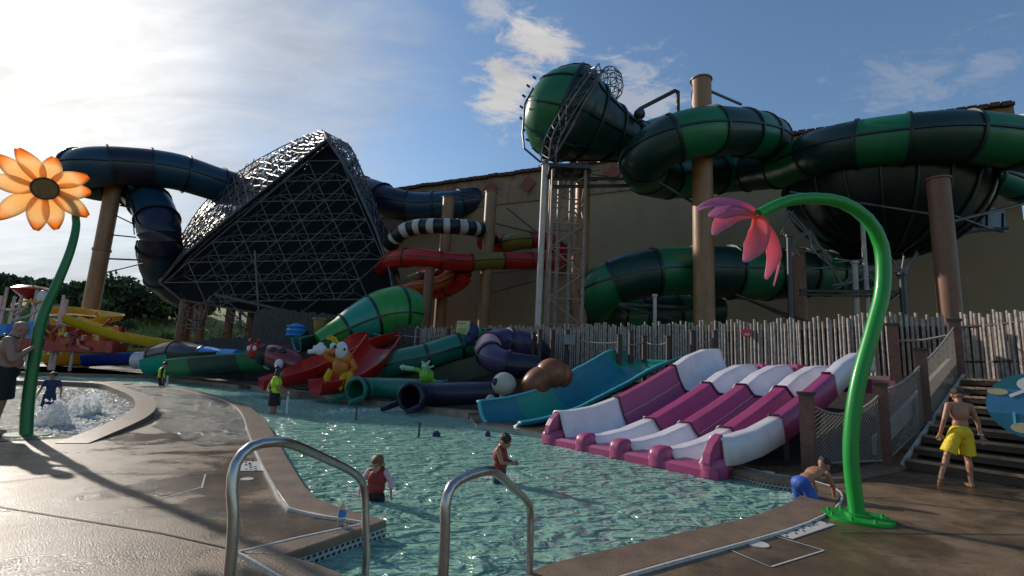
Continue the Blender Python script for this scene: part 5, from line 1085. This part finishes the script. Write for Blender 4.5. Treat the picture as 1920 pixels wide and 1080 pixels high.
# ------------------------------------------------------------------ people
def remeshed(m,name,mt,parent,voxel,sm=2):
    me=bpy.data.meshes.new('tmp'); me.from_pydata(m.v,[],m.f); b_=bmesh.new(); b_.from_mesh(me); bmesh.ops.recalc_face_normals(b_,faces=b_.faces); b_.to_mesh(me); b_.free()
    o=bpy.data.objects.new('tmp',me); C.objects.link(o); md=o.modifiers.new('r','REMESH'); md.mode='VOXEL'; md.voxel_size=voxel; s=o.modifiers.new('s','SMOOTH'); s.iterations=sm; s.factor=.5
    dg=bpy.context.evaluated_depsgraph_get(); me2=bpy.data.meshes.new_from_object(o.evaluated_get(dg)); bpy.data.objects.remove(o)
    me2.name=name; me2.materials.clear(); me2.materials.append(mt); me2.polygons.foreach_set('use_smooth',[True]*len(me2.polygons)); me2.polygons.foreach_set('material_index',[0]*len(me2.polygons))
    me2.transform(Matrix.Translation(-org[parent.name])); r=bpy.data.objects.new(name,me2); C.objects.link(r); r.parent=parent; org[r.name]=org[parent.name]; return r
DEF=dict(head=(0,.03,1.58),neck=(0,0,1.44),chest=(0,0,1.26),waist=(0,.01,1.06),pelvis=(0,0,.93),shL=(-.175,0,1.39),elL=(-.23,-.02,1.12),wrL=(-.24,.05,.88),shR=(.175,0,1.39),elR=(.23,-.02,1.12),wrR=(.24,.05,.88),hipL=(-.085,0,.9),knL=(-.1,.02,.49),anL=(-.1,-.01,.08),hipR=(.085,0,.9),knR=(.1,.02,.49),anR=(.1,-.01,.08),look=(0,1,0),toeL=(0,1,0),toeR=(0,1,0))
def person(label,loc,h,rz,J=None,skin='skin',hair='hair',bald=False,bulk=1.,belly=0.,clothes=(),voxel=.011,hairlen=0,child=0,group=None,eyes=False,bun=False):
    j=dict(DEF); j.update(J or {}); s=h/1.7; Rm=Matrix.Rotation(rz,3,'Z'); loc=V(loc); hs=1+child*.32  # children: bigger heads
    X=lambda p:loc+Rm@(V(p)*s)
    T=thing('person',loc,label,'person',group); m=MB()
    def limb(m,a,b,r1,r2,ends=True,n=14):
        A_=X(a);B_=X(b); m.bar(A_,B_,r1*s,n,r2=r2*s)
        if ends: m.ell(A_,r1*s,nu=n,nv=8); m.ell(B_,r2*s,nu=n,nv=8)
    k=bulk
    look=V(j['look']).normalized(); hd0=V(j['head']); zq=V((0,0,1))-look*look.z; zq.normalize(); xr=look.cross(zq).normalized(); HR=Matrix((xr,look,zq)).transposed()
    hp_=lambda x,y,z:hd0+HR@V((x,y,z))*hs
    def hell(m,x,y,z,r): m.ell(X(hp_(x,y,z)),V(r)*s*hs,Rm@HR,nu=18,nv=12)
    hell(m,0,-.01,.025,(.077,.096,.092)); hell(m,0,.025,-.035,(.06,.066,.075)); hell(m,0,.1,-.012,(.013,.02,.024)); hell(m,0,.075,.03,(.055,.022,.014)); hell(m,0,.085,-.058,(.026,.014,.011)); hell(m,0,.065,-.092,(.028,.025,.02))
    for q in(-1,1): hell(m,q*.08,-.005,-.01,(.01,.02,.03))
    limb(m,j['neck'],hp_(0,-.01,-.06),.055*k,.05*k)
    ch=V(j['chest']);wa=V(j['waist']);pe=V(j['pelvis']);ne=V(j['neck']); shl=V(j['shL']);shr=V(j['shR'])
    ax=(shr-shl).normalized(); spn=(ne-pe).normalized(); fy=spn.cross(ax).normalized(); BR=Matrix((ax,-fy,spn)).transposed()
    def bell(m,p,r,o=(0,0,0)): m.ell(X(V(p)+BR@V(o)),V(r)*s,Rm@BR,nu=20,nv=12)
    bell(m,ch,(.15*k,.10*k,.17)); bell(m,ch,(.155*k,.085*k,.09),(0,0,.08)); bell(m,wa,(.125*k,.088*k,.15)); bell(m,pe,(.145*k,.105*k,.12))
    if belly: bell(m,wa,(.16*k,.13*k+belly,.17),(0,belly*.8,0)); bell(m,wa,(.175*k,.1*k,.12),(0,-.01,-.02))
    for sd in'LR':
        sh=V(j['sh'+sd]);el=V(j['el'+sd]);wr=V(j['wr'+sd]); limb(m,sh,el,.052*k,.038*k); limb(m,el,wr,.038*k,.025*k**.5); limb(m,ne-V((0,0,.03)),sh,.05*k,.05*k)
        dr=(wr-el).normalized(); pn=dr.orthogonal().normalized(); sw=dr.cross(pn); pm_=wr+dr*.045
        m.ell(X(pm_),V((.038,.016,.045))*s,Rm@Matrix((sw,pn,dr)).transposed(),nu=12,nv=8)
        for f_,ln in zip((-.027,-.009,.009,.027),(.06,.075,.07,.05)):
            a=wr+dr*.075+sw*f_; b=a+dr*ln*.55+sw*f_*.25+pn*.006; c_=b+dr*ln*.45+pn*.018; limb(m,a,b,.0092,.0085,n=8); limb(m,b,c_,.0085,.0075,n=8)
        a=wr+dr*.03-sw*.03; b=a+dr*.03-sw*.032+pn*.01; limb(m,a,b,.012,.0095,n=8); limb(m,b,b+dr*.03-sw*.006,.0095,.008,n=8)
        hi_=V(j['hip'+sd]);kn=V(j['kn'+sd]);an=V(j['an'+sd]); limb(m,hi_,kn,.082*k,.052*k); limb(m,kn,an,.05*k,.034*k); mid=kn.lerp(an,.3); m.ell(X(mid+V((0,-.015,0))),V((.05*k,.055*k,.11))*s,nu=12,nv=8)
        to=V(j['toe'+sd]).normalized(); ft=Matrix((to.cross(V((0,0,1))).normalized(),to,to.cross(V((0,0,1))).normalized().cross(to))).transposed(); m.ell(X(an+to*.06-V((0,0,.04))),V((.042,.115,.035))*s,Rm@ft,nu=14,nv=8); m.ell(X(an-V((0,0,.03))-to*.01),V((.036,.045,.05))*s,Rm@ft,nu=10,nv=8)
    remeshed(m,'body',K[skin],T,voxel*s)
    if not bald:
        m=MB(); hell(m,0,-.010,.040,(.088,.099,.084)); 
        if hairlen: hell(m,0,-.06,-.05,(.078,.05,.07+hairlen*.5)); 
        if hairlen>.1:
            for q in(-1,1): hell(m,q*.07,.0,-.06,(.025,.05,.1))
        if bun: hell(m,0,-.09,.12,(.055,.055,.05))
        rnd=random.Random(3)
        for i in range(26): a=rnd.uniform(0,6.28); hell(m,math.cos(a)*.06,math.sin(a)*.065-.012,rnd.uniform(.055,.09),(.022,.025,.02))
        remeshed(m,'hair',K[hair],T,.012*s,1)
    if eyes:
        m=MB()
        for q in(-1,1): hell(m,q*.03,.083,.008,(.011,.006,.007))
        m.build('eyes',K['black'],T)
    for cl in clothes:
        m=MB(); kind=cl[0]; mt=K[cl[1]]
        if kind=='shorts':
            ln=cl[2]; fl=cl[3] if len(cl)>3 else 1.
            bell(m,pe,(.168*k,.130*k+belly*.4,.135),(0,belly*.3,.0))
            if belly: bell(m,pe,(.175*k,.14*k,.1),(0,.02,.06))
            for sd in'LR':
                hi_=V(j['hip'+sd]);kn=V(j['kn'+sd]); e_=hi_.lerp(kn,ln); limb(m,hi_,e_,.1*k,.095*k*fl,ends=False,n=18); m.ell(X(hi_),.1*k*s,nu=16,nv=8)
        if kind=='vest':
            bell(m,ch,(.178*k,.14*k,.19)); bell(m,ch,(.17*k,.13*k,.13),(0,0,.06)); bell(m,wa,(.165*k,.135*k,.15),(0,0,.03))
            for q in(shl,shr): m.ell(X(q.lerp(ne,.35)+V((0,0,.0))),V((.06,.07,.06))*s*k,nu=12,nv=8)
        if kind=='shirt':
            bell(m,ch,(.165*k,.118*k,.18)); bell(m,ch,(.165*k,.1*k,.1),(0,0,.08)); bell(m,wa,(.145*k,.11*k,.17),(0,0,-.02))
            for sd in'LR': sh=V(j['sh'+sd]);el=V(j['el'+sd]); limb(m,sh,sh.lerp(el,.5),.068*k,.062*k); limb(m,ne-V((0,0,.03)),sh,.058*k,.06*k)
        if kind=='sleeves':
            for sd in'LR':
                m=MB(); sh=V(j['sh'+sd]);el=V(j['el'+sd]);wr=V(j['wr'+sd]); limb(m,sh,el,.06*k,.046*k); limb(m,el,el.lerp(wr,.4),.046*k,.04*k)
                remeshed(m,'sleeve',mt,T,.012*s,3)
            continue
        remeshed(m,cl[-1] if isinstance(cl[-1],str) and len(cl)>2 and cl[-1] not in K else kind,mt,T,.012*s,3)
    return T,X
# big man at left, arms folded up holding a phone, seen from behind right
bm_=G(8,818)
T,X=person('bald heavyset shirtless man in black shorts standing beside the orange flower',(bm_.x-.22,bm_.y,0),1.78,R(-52),dict(head=(0,.09,1.575),neck=(0,.03,1.43),look=(0,1,-.35),elL=(-.28,.08,1.12),wrL=(-.1,.24,1.3),elR=(.28,.10,1.12),wrR=(.1,.26,1.3),hipL=(-.11,0,.9),hipR=(.11,0,.9),knL=(-.13,.02,.49),knR=(.13,.02,.49),anL=(-.13,-.01,.08),anR=(.13,-.01,.08)),skin='skin3',bald=True,bulk=1.38,belly=.09,clothes=(('shorts','cblack',.92,1.15,'shorts'),))
m=MB(); q=X((0,.34,1.38)); m.box(q,(.03,.09,.16),R(-62)); m.build('held_phone',K['black'],T)
m=MB(); pts=[X((.19*math.cos(a),.0+.14*math.sin(a),1.43-.05*math.sin(a))) for a in [2*math.pi*i/20 for i in range(21)]]; m.tube([X((.105*math.cos(a),.02+.1*math.sin(a),1.465+.03*-math.sin(a))) for a in [2*math.pi*i/20 for i in range(21)]],.008,5); m.build('neck_cord',K['black'],T)
# navy boy in splash pad
q=G(84,790); person('small boy in a navy swim suit wading between the water jets',(q.x,q.y,-.02),.93,R(200),dict(wrL=(-.32,.05,.95),elL=(-.29,0,1.12),elR=(.28,0,1.13),wrR=(.33,.05,.92),anL=(-.12,.08,.08),knL=(-.11,.07,.49),anR=(.1,-.08,.08)),skin='skin2',child=.7,clothes=(('shirt','cnavy','swim_shirt'),('shorts','cnavy',.9,1.1,'shorts')),eyes=True)
# far lifeguard
q=V((-15.3,21.8,-.6)); q=P(303,700,21.5); q.z=-.62
Tg,X=person('far guard in a bright yellow vest low in the water',q,1.62,R(-50),dict(knL=(-.1,.12,.5),knR=(.1,.12,.5),head=(0,.08,1.57),look=(0,1,-.3)),skin='skin2',clothes=(('vest','hivis','vest'),('shorts','cblack',.95,1.2,'shorts'),('sleeves','cblack','undershirt')))
m=MB(); m.tube([X((.16,.22,1.1)),X((.2,.25,.6)),X((.22,.3,.3))],.035,8); tag(m.build('rescue_tube',K['white']),'white rescue tube held upright by the far guard','rescue tube')
# near lifeguard
q=P(508,795,14.2); q.z=-.56
Tg,X=person('standing guard in a bright yellow shirt and black shorts holding a white pole',q,1.7,R(-75),dict(head=(0,.05,1.57),look=(.15,1,-.15),elR=(.2,.12,1.13),wrR=(.12,.3,1.0),elL=(-.2,.12,1.14),wrL=(-.08,.3,1.02),knL=(-.1,.02,.49),anL=(-.11,.06,.08)),skin='skin2',hairlen=.14,bun=True,bulk=1.12,clothes=(('shirt','hivis','shirt'),('shorts','cblack',.62,1.28,'shorts')))
m=MB(); m.tube([X((.05,.36,1.05)),X((.06,.36,.7)),X((.08,.40,.0))],.03,8); tag(m.build('white_pole',K['white']),'white pole held in front of the near guard','pole')
m=MB(); m.tube([X((-.17,-.1,1.36)),X((-.1,-.16,1.2)),X((.02,-.17,1.08)),X((.16,-.1,1.02))],.045,8); m.build('shoulder_strap',K['olive'],Tg)
# toddlers in vests
q=P(705,920,5.9); q.z=-.60
person('light haired toddler in a red life vest with pink sleeves facing the camera',q,.96,R(168),dict(head=(0,.05,1.55),look=(.0,1,-.35),elL=(-.3,-.02,1.2),wrL=(-.34,.03,1.02),elR=(.3,0,1.2),wrR=(.32,.05,1.0)),hair='blond',bulk=1.12,child=1.4,hairlen=.08,clothes=(('sleeves','cpink','sleeves'),('vest','cred','life_vest'),('shorts','cblack',.5,1.1,'shorts')),eyes=True)
q=P(936,892,7.1); q.z=-.60
person('dark haired toddler in a red life vest looking down at his hands',q,1.12,R(-105),dict(head=(0,.08,1.55),look=(.1,1,-.55),elL=(-.2,.1,1.15),wrL=(-.05,.28,1.13),elR=(.2,.1,1.15),wrR=(.06,.28,1.13)),bulk=1.1,child=1.2,skin='skin2',clothes=(('vest','cred','life_vest'),('shorts','cnavy',.6,1.15,'shorts')))
# boy bending at the pool corner : local +y is his facing (right in the picture)
q=P(1506,935,6.55); q.z=-.42
person('boy in blue patterned shorts bending over the pool edge by the green stem',q,1.22,R(-72),dict(pelvis=(0,-.05,.82),waist=(0,.09,.90),chest=(0,.27,.98),neck=(0,.42,1.05),head=(0,.53,1.12),look=(.05,1,-.55),shL=(-.17,.38,1.0),shR=(.17,.38,1.0),elL=(-.2,.47,.78),wrL=(-.16,.52,.58),elR=(.18,.5,.78),wrR=(.14,.55,.58),hipL=(-.09,-.03,.80),hipR=(.09,-.03,.80),knL=(-.12,.1,.44),anL=(-.12,-.05,.07),knR=(.14,.16,.44),anR=(.16,.10,.07)),child=.55,skin='skin2',clothes=(('shorts','cblue',.85,1.15,'shorts'),))
# walking boy seen from behind
q=P(1812,908,7.75); q.z=0
Tb,X=person('tanned boy in bright yellow shorts walking away toward the stairs',q,1.46,R(-8),dict(head=(.02,.05,1.57),look=(.25,1,-.15),elL=(-.27,-.02,1.14),wrL=(-.3,.06,.9),elR=(.27,.0,1.13),wrR=(.29,-.03,.88),pelvis=(-.02,0,.93),hipL=(-.1,0,.9),hipR=(.07,0,.9),knL=(-.25,.02,.52),anL=(-.47,-.12,.17),toeL=(-.05,.35,-1),knR=(.09,.04,.49),anR=(.08,.0,.07)),child=.35,skin='skin2',voxel=.009,clothes=(('shorts','cyel',.88,1.28,'shorts'),))
m=MB(); m.tube([X((.29+.032*math.cos(a),-.02+.032*math.sin(a),.91)) for a in [2*math.pi*i/12 for i in range(13)]],.009,6); m.build('wrist_band',K['white'],Tb)
